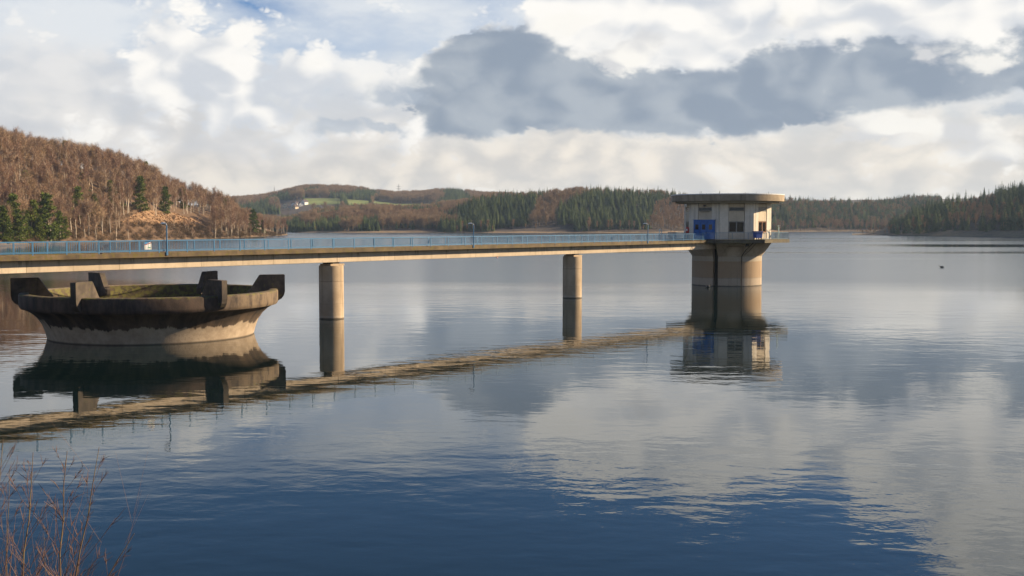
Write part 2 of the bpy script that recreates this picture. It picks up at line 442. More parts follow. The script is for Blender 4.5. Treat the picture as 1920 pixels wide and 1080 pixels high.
# ------------------------------------------------------------------ mesh helpers
class MB:
    def __init__(self): self.v, self.f = [], []
    def add(self, vs, fs):
        k = len(self.v); self.v += [tuple(q) for q in vs]; self.f += [tuple(i + k for i in t) for t in fs]
        return self
    def box(self, c, s, M=None):
        x, y, z = s[0] / 2, s[1] / 2, s[2] / 2
        vs = [Vector((a * x, b_ * y, d * z)) for d in (-1, 1) for b_ in (-1, 1) for a in (-1, 1)]
        if M is not None: vs = [M @ q for q in vs]
        vs = [q + Vector(c) for q in vs]
        return self.add(vs, [(0, 2, 3, 1), (4, 5, 7, 6), (0, 1, 5, 4), (2, 6, 7, 3), (0, 4, 6, 2), (1, 3, 7, 5)])
    def prism(self, poly, z0, z1):
        n = len(poly)
        vs = [(x, y, z0) for x, y in poly] + [(x, y, z1) for x, y in poly]
        fs = [tuple(range(n - 1, -1, -1)), tuple(range(n, 2 * n))] + [(i, (i + 1) % n, n + (i + 1) % n, n + i) for i in range(n)]
        return self.add(vs, fs)
    def tube(self, pts, rad, n=6, cap=True):
        pts = [Vector(q) for q in pts]
        rings = []
        for i, q in enumerate(pts):
            t = (pts[min(i + 1, len(pts) - 1)] - pts[max(i - 1, 0)])
            t = t.normalized() if t.length > 1e-9 else Vector((0, 0, 1))
            a = t.orthogonal().normalized() if i == 0 else (a - t * a.dot(t)).normalized()
            bb = t.cross(a)
            r = rad[i] if isinstance(rad, (list, tuple)) else rad
            rings.append([q + (a * math.cos(2 * math.pi * k / n) + bb * math.sin(2 * math.pi * k / n)) * r for k in range(n)])
        vs = [q for rg in rings for q in rg]
        fs = [(i * n + k, i * n + (k + 1) % n, (i + 1) * n + (k + 1) % n, (i + 1) * n + k) for i in range(len(pts) - 1) for k in range(n)]
        if cap: fs += [tuple(range(n - 1, -1, -1)), tuple(range((len(pts) - 1) * n, len(pts) * n))]
        return self.add(vs, fs)
    def lathe(self, prof, n=64, angs=None, rf=None):
        """prof [(r,z)], revolve; rf(phi,r,z) may change the radius; phi measured from -Y towards +X"""
        angs = angs or [2 * math.pi * k / n for k in range(n)]
        n = len(angs)
        vs = []
        for (r, z) in prof:
            for a in angs:
                q = rf(a, r, z) if rf else r
                vs.append((q * math.sin(a), -q * math.cos(a), z))
        fs = [(i * n + k, i * n + (k + 1) % n, (i + 1) * n + (k + 1) % n, (i + 1) * n + k) for i in range(len(prof) - 1) for k in range(n)]
        return self.add(vs, fs)
    def mesh(self, name, mats, smooth=None):
        me = bpy.data.meshes.new(name)
        me.from_pydata(self.v, [], self.f)
        for mm in (mats if isinstance(mats, (list, tuple)) else [mats]): me.materials.append(MATS[mm])
        if smooth is not None:
            me.polygons.foreach_set('use_smooth', [True] * len(me.polygons))
            me.set_sharp_from_angle(angle=R(smooth))
        me.update()
        return me
    def build(self, name, mat, parent=None, loc=(0, 0, 0), rz=0.0, smooth=None):
        return link(name, self.mesh(name, mat, smooth), parent, loc, rz)
def link(name, data, parent=None, loc=(0, 0, 0), rz=0.0):
    o = bpy.data.objects.new(name, data)
    COL.objects.link(o)
    o.parent = parent; o.location = loc; o.rotation_euler = (0, 0, rz)
    return o
def tag(o, label=None, cat=None, group=None, kind=None):
    for k, v in (('label', label), ('category', cat), ('group', group), ('kind', kind)):
        if v: o[k] = v
    return o
def thing(name, label, cat, loc=(0, 0, 0), rz=0.0, group=None):
    return tag(link(name, None, None, loc, rz), label, cat, group)
def pol(r, deg, z=None):
    q = (r * math.sin(R(deg)), -r * math.cos(R(deg)))
    return q if z is None else (*q, z)

# ------------------------------------------------------------------ water and dam bank
WATER_POLY = [(-1100, 15), (700, 15), (1500, 700), (1500, 1950), (-900, 1950), (-1100, 700)]
wm = MB().add([(x, y, 0) for x, y in WATER_POLY], [tuple(range(6))])
tag(wm.build('water', 'water'), 'calm reservoir water mirroring clouds and the bridge', 'water', kind='structure')
gm = MB().add([(-9000, -2000, -4), (9000, -2000, -4), (9000, 9000, -4), (-9000, 9000, -4)], [(0, 1, 2, 3)])
tag(gm.build('ground', 'bank'), 'wide ground sheet under the hills and lake', 'ground', kind='structure')
bk = MB()
xs = np.linspace(-420, 420, 141); prof = [(-40, 6.0), (-14, 8.2), (-1.5, 8.3), (1.5, 8.15), (7, 5.6), (13, 2.6), (18.5, -0.3), (24, -3)]
for x in xs:
    for (y, z) in prof:
        jit = 0.18 * mnoise.noise(Vector((x * 0.3, y * 0.3, 1.0)))
        bk.v.append((x, y, z + jit))
n = len(prof)
bk.f = [(i * n + k, (i + 1) * n + k, (i + 1) * n + k + 1, i * n + k + 1) for i in range(len(xs) - 1) for k in range(n - 1)]
tag(bk.build('dam_bank', 'bank', smooth=60), 'grassy dam embankment sloping to the water', 'embankment', kind='structure')
def bank_z(y):
    return float(np.interp(y, [q[0] for q in prof], [q[1] for q in prof]))

# ------------------------------------------------------------------ hills
def interp(tab, x, col):
    return float(np.interp(x, [t[0] for t in tab], [t[col] for t in tab]))
class Hill:
    """tab rows: (compass column px, shore distance, ridge distance, image row of the ridge's ground)"""
    def __init__(self, name, tab, mat, label, base=0.0, bump_amp=2.0, seed=0.0, back=1.9, step=8, power=1.0):
        self.tab, self.base, self.amp, self.seed, self.power = tab, base, bump_amp, seed, power
        pxs = np.arange(tab[0][0], tab[-1][0] + 0.1, step)
        ss = [-0.08, -0.03, 0.0, 0.02, 0.05] + list(np.linspace(0.1, 1.0, 19)) + list(np.linspace(1.1, back, 8))
        mb = MB(); k = len(ss)
        for x in pxs:
            for s in ss: mb.v.append(self.pt(x, s))
        mb.f = [(i * k + j, (i + 1) * k + j, (i + 1) * k + j + 1, i * k + j + 1) for i in range(len(pxs) - 1) for j in range(k - 1)]
        self.obj = tag(mb.build(name, mat, smooth=80), label, 'hill', kind='structure')
    def pt(self, x, s):
        zs, zr, yr = (interp(self.tab, x, i) for i in (1, 2, 3))
        d = zs + (zr - zs) * s
        hr = at_depth(x, yr, zr).z
        X = (x - 960) / F_PX * d / math.cos(PITCH)
        if s <= 0: z = self.base + s * 40
        elif s <= 1: z = self.base + (hr - self.base) * (math.sin(s * math.pi / 2) ** self.power)
        else: z = self.base + (hr - self.base) * math.cos((s - 1) * 1.0)
        if s > 0:
            k = min(1, s * 6)
            z += k * self.amp * mnoise.noise(Vector((X * 0.012, d * 0.012, self.seed))) + k * 0.3 * self.amp * mnoise.noise(Vector((X * 0.05, d * 0.05, self.seed)))
        return (X, d, max(z, -6))
    def row(self, x, s):
        q = Vector(self.pt(x, s)) - Vector((0, 0, CAM_H))
        cy = q.y * math.cos(PITCH) - q.z * math.sin(PITCH); cz = q.y * math.sin(PITCH) + q.z * math.cos(PITCH)
        return 540 - F_PX * cz / cy
    def s_at(self, x, y):
        best = min(np.linspace(0, 1, 81), key=lambda s: abs(self.row(x, s) - y))
        return float(best)
    def patch(self, name, poly, mat, label, lift=0.25, cat='field'):
        """a ground cover sheet lying on this hill, outline given by (column, s)"""
        import mathutils.geometry as mg
        x0, x1 = min(p[0] for p in poly), max(p[0] for p in poly)
        s0, s1 = min(p[1] for p in poly), max(p[1] for p in poly)
        nx, ns = 44, 26
        mb = MB(); idx = {}
        P2 = [Vector((p[0], p[1] * 400)) for p in poly]
        def inside(x, s):
            c = False; j = len(poly) - 1
            for i in range(len(poly)):
                (xi, yi), (xj, yj) = poly[i], poly[j]
                if (yi > s) != (yj > s) and x < (xj - xi) * (s - yi) / (yj - yi) + xi: c = not c
                j = i
            return c
        def vert(i, j):
            if (i, j) not in idx:
                q = self.pt(x0 + (x1 - x0) * i / nx, s0 + (s1 - s0) * j / ns)
                idx[(i, j)] = len(mb.v); mb.v.append((q[0], q[1], q[2] + lift))
            return idx[(i, j)]
        for i in range(nx):
            for j in range(ns):
                if inside(x0 + (x1 - x0) * (i + .5) / nx, s0 + (s1 - s0) * (j + .5) / ns):
                    mb.f.append((vert(i, j), vert(i + 1, j), vert(i + 1, j + 1), vert(i, j + 1)))
        self.inside = inside
        o = tag(mb.build(name, mat, smooth=80), label, cat, kind='structure')
        return inside

far_hill = Hill('far_hill', [(-200, 1900, 3000, 388), (300, 2000, 3000, 388), (430, 2050, 3000, 384), (500, 2050, 3000, 379), (545, 2050, 3000, 368), (575, 2050, 3000, 362), (630, 2050, 3000, 361),
                             (690, 2050, 3000, 367), (740, 2050, 3000, 374), (800, 2050, 3000, 373), (850, 2050, 3000, 366), (900, 2100, 3000, 374), (1000, 2200, 3000, 378), (1300, 2300, 3100, 380), (1900, 2300, 3100, 372), (2600, 2300, 3100, 370)],
                'land_mid', 'distant wooded hill with meadows above the village', base=18, seed=3.3)
mid_hill = Hill('middle_hill', [(380, 1500, 2000, 414), (470, 1480, 1950, 416), (520, 1420, 1900, 424), (560, 1300, 1850, 417), (590, 1270, 1850, 407), (640, 1250, 1850, 403), (690, 1240, 1850, 401), (760, 1240, 1850, 402), (830, 1240, 1850, 396), (900, 1240, 1850, 390), (960, 1230, 1850, 392), (1050, 1230, 1850, 404)],
                'land_mid', 'low wooded slope behind the sandy shore', seed=5.1, power=1.2, bump_amp=4.0)
spruce_hill = Hill('spruce_hill', [(820, 1235, 1500, 432), (850, 1235, 1500, 412), (880, 1230, 1500, 392), (920, 1220, 1520, 384), (980, 1215, 1520, 379), (1040, 1210, 1520, 374), (1110, 1210, 1520, 371), (1180, 1215, 1520, 373), (1250, 1225, 1530, 379),
                                   (1300, 1260, 1560, 383), (1400, 1340, 1650, 386), (1480, 1420, 1750, 390), (1560, 1450, 1850, 391), (1640, 1450, 1900, 389), (1700, 1450, 1900, 384), (1800, 1450, 1900, 380), (2000, 1450, 1900, 376), (2400, 1300, 1900, 365)],
                   'land_mid', 'round hill covered in spruce plantation across the lake', seed=8.7, power=1.35, bump_amp=5.0)
left_hill = Hill('west_hill', [(-1500, 250, 480, 215), (-700, 360, 560, 235), (-300, 430, 650, 262), (0, 500, 730, 288), (100, 555, 760, 309), (200, 610, 800, 321), (260, 645, 830, 336), (300, 670, 850, 360), (340, 700, 880, 382), (400, 755, 930, 398), (440, 795, 955, 411), (490, 880, 985, 428), (522, 940, 990, 440.5), (540, 1000, 1040, 441.5)],
                 'land_left', 'steep hill with bare birch wood beside the bridge', seed=1.7)
right_hill = Hill('east_hill', [(1596, 1010, 1030, 440.6), (1620, 985, 1050, 439), (1660, 965, 1080, 431), (1700, 945, 1100, 420), (1750, 920, 1120, 404), (1800, 885, 1130, 395), (1850, 850, 1140, 386), (1920, 800, 1150, 369), (2100, 690, 1100, 335), (2400, 540, 900, 290), (3000, 380, 700, 230), (4200, 250, 500, 170)],
                  'land_right', 'dark conifer hill rising on the eastern shore', seed=6.2)

# meadows and bracken
far_hill.patch('meadow', [(572, .27), (640, .28), (640, .43), (572, .43)], 'meadow', 'small pale green meadow above the white houses')
far_hill.patch('meadow', [(655, .28), (694, .28), (694, .44), (652, .44)], 'meadow', 'pale green meadow between two far brown woods')
far_hill.patch('meadow', [(702, .26), (815, .26), (805, .42), (700, .46)], 'meadow', 'wide pale green meadow below the far lattice mast')
far_hill.patch('meadow', [(436, .86), (480, .84), (470, 1.0), (430, 1.02)], 'meadow', 'narrow green meadow on the skyline beside the steep birch hill')
field_r = spruce_hill.patch('meadow', [(1560, .90), (1600, .80), (1655, .88), (1655, 1.03), (1560, 1.03)], 'meadow_dark', 'dark green hilltop meadow on the skyline above the eastern wood')
BR = [(232, left_hill.s_at(232, 418)), (262, left_hill.s_at(262, 397)), (330, left_hill.s_at(330, 400)), (384, left_hill.s_at(384, 413)), (372, left_hill.s_at(372, 424)), (330, left_hill.s_at(330, 419)), (290, left_hill.s_at(290, 422)), (250, left_hill.s_at(250, 422))]
bracken_in = left_hill.patch('bracken_clearing', BR, 'bracken_ground', 'orange bracken clearing on the birch hillside', 0.3, 'clearing')

# ------------------------------------------------------------------ tree prototypes (unlinked; every tree is a copy)
def slivers(mb, rng, p, d, L, wd, n=1):
    a = d.orthogonal().normalized(); a.rotate(Matrix.Rotation(rng.uniform(0, 6.28), 3, d))
    q = p + d * L
    k = len(mb.v)
    mb.v += [tuple(p - a * wd / 2), tuple(p + a * wd / 2), tuple(q)]
    mb.f.append((k, k + 1, k + 2))
def bare_tree(seed, H=17.0, spread=3.0, birch=True, twigs=520, wd=0.085):
    rng = random.Random(seed)
    T, C = MB(), MB()
    lean = Vector((rng.uniform(-.05, .05), rng.uniform(-.05, .05), 0))
    pts = [Vector((0, 0, -0.6))]
    for i in range(1, 7):
        z = H * 0.9 * i / 6
        pts.append(Vector((lean.x * z + rng.uniform(-.18, .18), lean.y * z + rng.uniform(-.18, .18), z)))
    r0 = H * (0.0135 if birch else 0.018)
    T.tube(pts, [r0 * (1.15 - 0.155 * i) for i in range(7)], 5, False)
    ends = []
    nl = 11 if birch else 15
    for i in range(nl):
        f = rng.uniform(0.34 if birch else 0.28, 0.95)
        k = min(int(f * 6), 5); base = pts[k].lerp(pts[k + 1], f * 6 - k)
        a = rng.uniform(0, 6.28); up = rng.uniform(0.9, 1.7) if birch else rng.uniform(0.45, 1.2)
        d = Vector((math.cos(a), math.sin(a), up)).normalized()
        L = spread * (1.25 - 0.75 * f) * rng.uniform(1.0, 1.6)
        mid = base + d * L * .5 + Vector((0, 0, .1 * L)); end = base + d * L + Vector((0, 0, (.25 if birch else .1) * L))
        T.tube([base, mid, end], [r0 * .42, r0 * .28, r0 * .1], 3, False)
        ends.append((base, mid, end, L))
    top = pts[-1]
    for i in range(twigs):
        base, mid, end, L = rng.choice(ends)
        f = rng.random()
        p = base.lerp(mid, f * 2) if f < .5 else mid.lerp(end, f * 2 - 1)
        if rng.random() < .22: p = pts[4].lerp(top, rng.random())
        p = p + Vector((rng.gauss(0, .12 * spread), rng.gauss(0, .12 * spread), rng.gauss(0, .1 * spread)))
        d = Vector((rng.gauss(0, 1), rng.gauss(0, 1), rng.uniform(-.1, 2.2) if not birch else rng.uniform(-.3, 2.0))).normalized()
        slivers(C, rng, p, d, rng.uniform(.8, 2.6), wd * rng.uniform(.7, 1.4))
    return T, C
def spruce_tree(seed, H=18.0, Rb=2.9):
    rng = random.Random(seed)
    T, C = MB(), MB()
    T.tube([(0, 0, -.6), (0, 0, H * .5), (0, 0, H * .97)], [.2, .13, .03], 5, False)
    tiers = 15
    for i in range(tiers):
        f = i / (tiers - 1)
        z = H * (.08 + .90 * f); r = Rb * (1 - f) ** .85 * rng.uniform(.85, 1.12) + .22
        nb = 9 if f < .7 else 6
        off = rng.uniform(0, 6.28)
        for k in range(nb):
            a = off + 6.283 * k / nb + rng.uniform(-.2, .2)
            rr = r * rng.uniform(.7, 1.2)
            d = Vector((math.cos(a), math.sin(a), 0)); t = Vector((-d.y, d.x, 0))
            p0 = Vector((0, 0, z + .25)); p2 = d * rr + Vector((0, 0, z - .32 * rr)); wdt = .36 * rr + .14
            m1 = d * rr * .6 + Vector((0, 0, z - .1 * rr))
            kk = len(C.v)
            C.v += [tuple(p0), tuple(m1 + t * wdt - Vector((0, 0, .25))), tuple(p2), tuple(m1 - t * wdt - Vector((0, 0, .25))), tuple(m1 + Vector((0, 0, .15)))]
            C.f += [(kk, kk + 1, kk + 4), (kk + 1, kk + 2, kk + 4), (kk + 2, kk + 3, kk + 4), (kk + 3, kk, kk + 4)]
    C.add([(.12, 0, H * .95), (-.12, .1, H * .95), (0, -.12, H * .95), (0, 0, H * 1.03)], [(0, 1, 3), (1, 2, 3), (2, 0, 3)])
    return T, C
def pine_tree(seed, H=15.0, Rb=4.0, low=.04):
    rng = random.Random(seed)
    T, C = MB(), MB()
    T.tube([(0, 0, -.6), (.1, .1, H * .5), (0, .2, H * .93)], [.26, .17, .05], 5, False)
    for i in range(56):
        f = (i + rng.random()) / 56
        z = H * (low + (1 - low) * f)
        rr = Rb * (1.05 - f) ** .6 * rng.uniform(.25, 1.0)
        a = rng.uniform(0, 6.28)
        c = Vector((math.cos(a) * rr, math.sin(a) * rr, z))
        T.tube([(0, 0, z - .5), c], [.06, .03], 3, False)
        cr = rng.uniform(.7, 1.35)
        for k in range(64):
            v = Vector((rng.gauss(0, 1), rng.gauss(0, 1), rng.gauss(0, .6))); v = v.normalized() * cr * rng.uniform(.3, 1.0)
            v.z *= .7
            d = (v.normalized() + Vector((rng.gauss(0, .4), rng.gauss(0, .4), .5 + rng.gauss(0, .3)))).normalized()
            slivers(C, rng, c + v, d, rng.uniform(.5, .9), .34)
    return T, C
def shrub(seed, H=3.0, n=150, wd=.07):
    rng = random.Random(seed)
    C = MB()
    for i in range(n):
        a = rng.uniform(0, 6.28); r = rng.uniform(0, .5) * H
        p = Vector((math.cos(a) * r, math.sin(a) * r, rng.uniform(-.1, .55) * H * (1 - .5 * r / H)))
        d = Vector((math.cos(a) * .5 + rng.gauss(0, .4), math.sin(a) * .5 + rng.gauss(0, .4), 1.0)).normalized()
        slivers(C, rng, p, d, rng.uniform(.25, .5) * H, wd)
    return C
KIND = {}
def reg(kind, parts, tm, cm):
    T, C = parts
    tr, cr = T.mesh(kind + '_trunk', tm), C.mesh(kind + '_crown', cm)
    J = MB(); J.v = T.v + C.v; J.f = T.f + [tuple(i + len(T.v) for i in f) for f in C.f]
    jm = J.mesh(kind + '_whole', [tm, cm])
    jm.polygons.foreach_set('material_index', [0] * len(T.f) + [1] * len(C.f))
    KIND.setdefault(kind, []).append((tr, cr, jm))
for sd in range(6): reg('birch', bare_tree(10 + sd, 14.5 + sd * .8, 2.7 + (sd * 5 % 6) * .25, True, 1200, .06), 'bark_birch', 'twig_red')
for sd in range(3): reg('oak', bare_tree(40 + sd, 16, 4.6, False, 1300), 'bark_brown', 'twig_brown')
for sd in range(7): reg('spruce', spruce_tree(60 + sd, 11.5 + sd * .9, 2.5 + (sd * 37 % 7) * .2), 'bark_dark', 'needle_spruce')
for sd in range(3): reg('pine', pine_tree(80 + sd, 15, 4.0), 'bark_dark', 'needle_pine')
for sd in range(2): reg('larch', bare_tree(90 + sd, 16, 2.6, True, 640, .11), 'bark_brown', 'twig_larch')

def plant_tree(kind, name, p, label, group=None, cat='tree', scale=1.0, rng=random):
    tr, cr, _ = rng.choice(KIND[kind])
    o = thing(name, label, cat, p, rng.uniform(0, 6.28), group)
    s = scale
    o.scale = (s * rng.uniform(.88, 1.12), s * rng.uniform(.88, 1.12), s)
    link('trunk', tr, o); link('crown', cr, o)
    return o
def scatter(name, label, proto_meshes, pts, cat='wood'):
    """a wood that reads as one mass: points carrying trees of a few shapes"""
    ob = None
    me = bpy.data.meshes.new(name)
    me.from_pydata([p[0] for p in pts], [], [])
    for an, ty, vals in (('spin', 'FLOAT', [p[1] for p in pts]), ('size', 'FLOAT', [p[2] for p in pts]), ('pick', 'INT', [p[3] % len(proto_meshes) for p in pts])):
        a = me.attributes.new(an, ty, 'POINT'); a.data.foreach_set('value', vals)
    ob = link(name, me)
    ng = bpy.data.node_groups.new(name, 'GeometryNodeTree')
    ng.interface.new_socket('Geometry', in_out='INPUT', socket_type='NodeSocketGeometry')
    ng.interface.new_socket('Geometry', in_out='OUTPUT', socket_type='NodeSocketGeometry')
    N, L = ng.nodes, ng.links
    gi, go = N.new('NodeGroupInput'), N.new('NodeGroupOutput')
    join = N.new('GeometryNodeJoinGeometry')
    def attr(nm, ty):
        a = N.new('GeometryNodeInputNamedAttribute'); a.data_type = ty; a.inputs[0].default_value = nm
        return a.outputs['Attribute']
    for i, pm in enumerate(proto_meshes):
        po = bpy.data.objects.new(pm.name, pm)
        oi = N.new('GeometryNodeObjectInfo'); oi.inputs['Object'].default_value = po
        ip = N.new('GeometryNodeInstanceOnPoints')
        cmp = N.new('FunctionNodeCompare'); cmp.data_type = 'INT'; cmp.operation = 'EQUAL'
        L.new(attr('pick', 'INT'), cmp.inputs[2]); cmp.inputs[3].default_value = i
        L.new(gi.outputs[0], ip.inputs['Points']); L.new(cmp.outputs[0], ip.inputs['Selection'])
        L.new(oi.outputs['Geometry'], ip.inputs['Instance'])
        cx = N.new('ShaderNodeCombineXYZ'); L.new(attr('spin', 'FLOAT'), cx.inputs[2])
        er = N.new('FunctionNodeEulerToRotation'); L.new(cx.outputs[0], er.inputs[0]); L.new(er.outputs[0], ip.inputs['Rotation'])
        cs = N.new('ShaderNodeCombineXYZ')
        for q in range(3): L.new(attr('size', 'FLOAT'), cs.inputs[q])
        L.new(cs.outputs[0], ip.inputs['Scale'])
        L.new(ip.outputs[0], join.inputs[0])
    L.new(join.outputs[0], go.inputs[0])
    md = ob.modifiers.new('scatter', 'NODES'); md.node_group = ng
    return tag(ob, label, cat, kind='stuff')

# ------------------------------------------------------------------ woods
rng = random.Random(21)
def inside_poly(poly, x, y):
    c = False; j = len(poly) - 1
    for i in range(len(poly)):
        (xi, yi), (xj, yj) = poly[i], poly[j]
        if (yi > y) != (yj > y) and x < (xj - xi) * (y - yi) / (yj - yi) + xi: c = not c
        j = i
    return c
def sample(hill, x0, x1, s0, s1, spacing):
    """evenly random ground points on a hill, about one per spacing^2"""
    out = []
    for px in np.arange(x0, x1, 20):
        zs, zr = interp(hill.tab, px, 1), interp(hill.tab, px, 2)
        for k in range(24):
            sa, sb = s0 + (s1 - s0) * k / 24, s0 + (s1 - s0) * (k + 1) / 24
            d = zs + (zr - zs) * (sa + sb) / 2
            area = 20 / F_PX * d * (zr - zs) * (sb - sa)
            n_ = area / spacing ** 2
            for _ in range(int(n_) + (rng.random() < n_ % 1)):
                out.append((px + rng.uniform(0, 20), rng.uniform(sa, sb)))
    return out

# west hill
def west_place(x):
    return ('above the shore pines' if x < 130 else 'between shore pines and bracken' if x < 232 else 'around the bracken clearing' if x < 390 else 'at the low end of the birch hill')
west = {'birch': [], 'oak': [], 'pine': [], 'shrub': []}
for (x, s) in sample(left_hill, -640, 530, 0.01, 1.22, 6.5):
    y = left_hill.row(x, s)
    if bracken_in(x, s): continue
    front = 226 < x < 400 and y > 404
    if front and rng.random() < .82: continue
    if x > 470 and rng.random() < .35: continue
    q = left_hill.pt(x, s)
    upper = (s > .62)
    k = 'oak' if rng.random() < (.55 if upper and x < 300 else .15) else 'birch'
    sc = rng.uniform(.68, 1.22) * (.95 if upper else 1.05)
    if x > 440: sc *= .72
    if front: sc *= .6
    west[k].append((x, s, q, sc))
near = sorted(west['birch'], key=lambda t: t[2][1] / t[3] if -10 < t[0] < 530 and t[1] < 1.0 else 1e9)
ind, rest = near[:250], near[250:]
for i, (x, s, q, sc) in enumerate(ind):
    zone = 'by the waterline' if s < .25 else 'on the lower slope' if s < .45 else 'halfway up the slope'
    place = west_place(x)
    plant_tree('birch', 'birch_tree', q, 'bare reddish birch %s %s' % (zone, place), 'west hill birches %s %s' % (zone, place), scale=sc, rng=rng)
oak = sorted(west['oak'], key=lambda t: t[2][1] if -10 < t[0] < 530 and t[1] <= 1.0 else 1e9)
for (x, s, q, sc) in oak[:110]:
    zone = 'high' if s > .62 else 'low'
    plant_tree('oak', 'oak_tree', q, 'bare brown round-crowned tree %s on the slope %s' % (zone, west_place(x)), 'west hill broadleaf trees %s %s' % (zone, west_place(x)), scale=sc, rng=rng)
scatter('birch_wood', 'mass of bare reddish birches filling the steep hill', [k[2] for k in KIND['birch']], [(q, rng.uniform(0, 6.28), sc, rng.randrange(99)) for (_, _, q, sc) in rest])
scatter('oak_wood', 'mass of bare brown crowns along the steep hill crest', [k[2] for k in KIND['oak']], [(q, rng.uniform(0, 6.28), sc, rng.randrange(99)) for (_, _, q, sc) in oak[110:]])
def on_hill(hill, x, y):
    return hill.pt(x, hill.s_at(x, y))
for (x, y, H, lab) in [(8, 452, 13, 'bushy green pine at the frame edge behind the railing'), (28, 448, 17, 'tall bushy green pine near the frame edge behind the railing'), (50, 452, 12, 'small yellowish pine between two taller pines behind the railing'),
                       (66, 446, 15, 'dark green pine next to the tallest shore pine'), (90, 450, 19, 'tallest dense green pine on the shore behind the railing'), (102, 453, 9, 'low pine in front of the tallest shore pine'), (16, 455, 10, 'low pine between the frame edge pine and the tall one'), (39, 455, 11, 'yellow-green pine right of the tall pine near the frame edge'), (76, 454, 10, 'low dark pine left of the tallest shore pine'), (113, 450, 12, 'dark pine right of the tallest shore pine'), (125, 446, 9, 'last small pine of the shore group beside leaning birches'),
                       (150, 412, 15, 'broad yellow-green pine standing out from the birches'), (182, 408, 11, 'blue-green pine beside the broad yellow-green pine'), (210, 388, 13, 'slim dark pine above the bracken among birches'),
                       (266, 396, 18, 'tall slender green pine just above the bracken clearing'), (313, 402, 15, 'dark pine at the upper edge of the bracken clearing'), (346, 392, 13, 'dark pine on the falling skyline of the birch hill'),
                       (422, 408, 13, 'broad dark pine near the low end of the birch hill'), (278, 337, 14, 'lone dark pine on the crest of the birch hill'), (128, 312, 14, 'small green pine poking from the crest of the birch hill'),
                       (476, 437, 15, 'olive green conifer at the water end of the birch hill'), (494, 438, 9, 'small olive conifer on the tip of the birch hill shore')]:
    plant_tree('pine', 'pine_tree', on_hill(left_hill, x, y), lab, 'pines on the west hill', scale=H / 12.5, rng=rng)
for (x, y, H, lab) in [(295, 404, 20, 'tall white-trunked birch standing over the bracken clearing'), (84, 372, 19, 'large pale-limbed birch above the tallest shore pine'), (429, 446, 14, 'lone white birch on the shore near the end of the birch hill')]:
    plant_tree('birch', 'birch_tree', on_hill(left_hill, x, y), lab, 'white birches that stand out', scale=H / 17.0, rng=rng)
for (x, s) in sample(left_hill, -10, 225, 0.03, 0.42, 26.0):
    plant_tree('pine', 'pine_tree', left_hill.pt(x, s), 'small green pine scattered among the birches low on the steep hill', 'small pines among the birches', scale=rng.uniform(.55, .95), rng=rng)
SH = [shrub(200 + i, 3.0).mesh('shrub_%d' % i, 'shrub_dark') for i in range(3)]
BRK = [shrub(230 + i, 1.1, 60, .16).mesh('bracken_%d' % i, 'bracken_leaf') for i in range(3)]
pts = []
for (x, s) in sample(left_hill, -640, 528, 0.0, 0.30, 3.4):
    if not bracken_in(x, s): pts.append((left_hill.pt(x, s), rng.uniform(0, 6.28), rng.uniform(.6, 1.7), rng.randrange(9)))
scatter('undergrowth', 'dark leafless scrub along the foot of the birch hill', SH, pts, 'undergrowth')
pts = [(left_hill.pt(x, s), rng.uniform(0, 6.28), rng.uniform(.6, 1.4), rng.randrange(9)) for (x, s) in sample(left_hill, 225, 390, 0.05, 0.75, 1.9) if bracken_in(x, s)]
scatter('bracken', 'orange dead bracken fronds on the hillside clearing', BRK, pts, 'bracken')

# woods across the lake: kind decided by where on the slope
def emit(hill, name_for, pts_by_kind, n_individual, labels):
    pass
cen = {'spruce': [], 'oak': [], 'larch': []}
for (x, s) in sample(spruce_hill, 822, 1760, 0.03, 1.12, 6.0):
    if field_r(x, s): continue
    y = spruce_hill.row(x, s)
    k = 'spruce'
    if x < 1290:
        if inside_poly([(985, 437), (1000, 408), (1012, 385), (1050, 368), (1120, 360), (1090, 376), (1050, 390), (1040, 412), (1045, 437)], x, y): k = 'oak'
        if inside_poly([(1215, 450), (1225, 405), (1240, 385), (1300, 385), (1300, 450)], x, y): k = 'larch'
        if s > .93 and rng.random() < .75: k = 'oak'
        if s < .07: k = 'larch' if rng.random() < .4 else None
        if s < .16 and 925 < x < 1075: k = None
    else:
        if s < .12: k = 'larch' if rng.random() < .6 else None
        elif rng.random() < .18: k = 'oak'
    if k: cen[k].append((hill_pt := spruce_hill.pt(x, s), x, s, rng.uniform(.55, 1.2) * (.85 if k != 'spruce' else 1.0)))
mid = {'spruce': [], 'oak': [], 'larch': []}
for (x, s) in sample(mid_hill, 400, 900, 0.06, 1.05, 5.8):
    y = mid_hill.row(x, s)
    k = 'larch'
    if s < .30 and x < 862: k = 'spruce' if s > .09 or x > 640 else None
    if 712 < x < 860 and s < .34: k = 'oak' if rng.random() < .75 else 'spruce'
    if s < .05: k = None
    if s < .10 and x > 720: k = None
    if x < 575: k = 'spruce'
    if x < 525: k = 'oak' if rng.random() < .6 else 'spruce'
    if s > .62 and k == 'larch': k = 'spruce' if rng.random() < .85 else 'oak'
    if k in ('larch', 'spruce') and mnoise.noise(Vector((x * .03, s * 4.0, 9.4))) > .28: k = 'oak'
    if k: mid[k].append((mid_hill.pt(x, s), x, s, rng.uniform(.7, 1.05) * (.75 if k == 'larch' else 1)))
far = {'spruce': [], 'oak': []}
village = [(525, 376), (585, 376), (588, 402), (525, 402)]
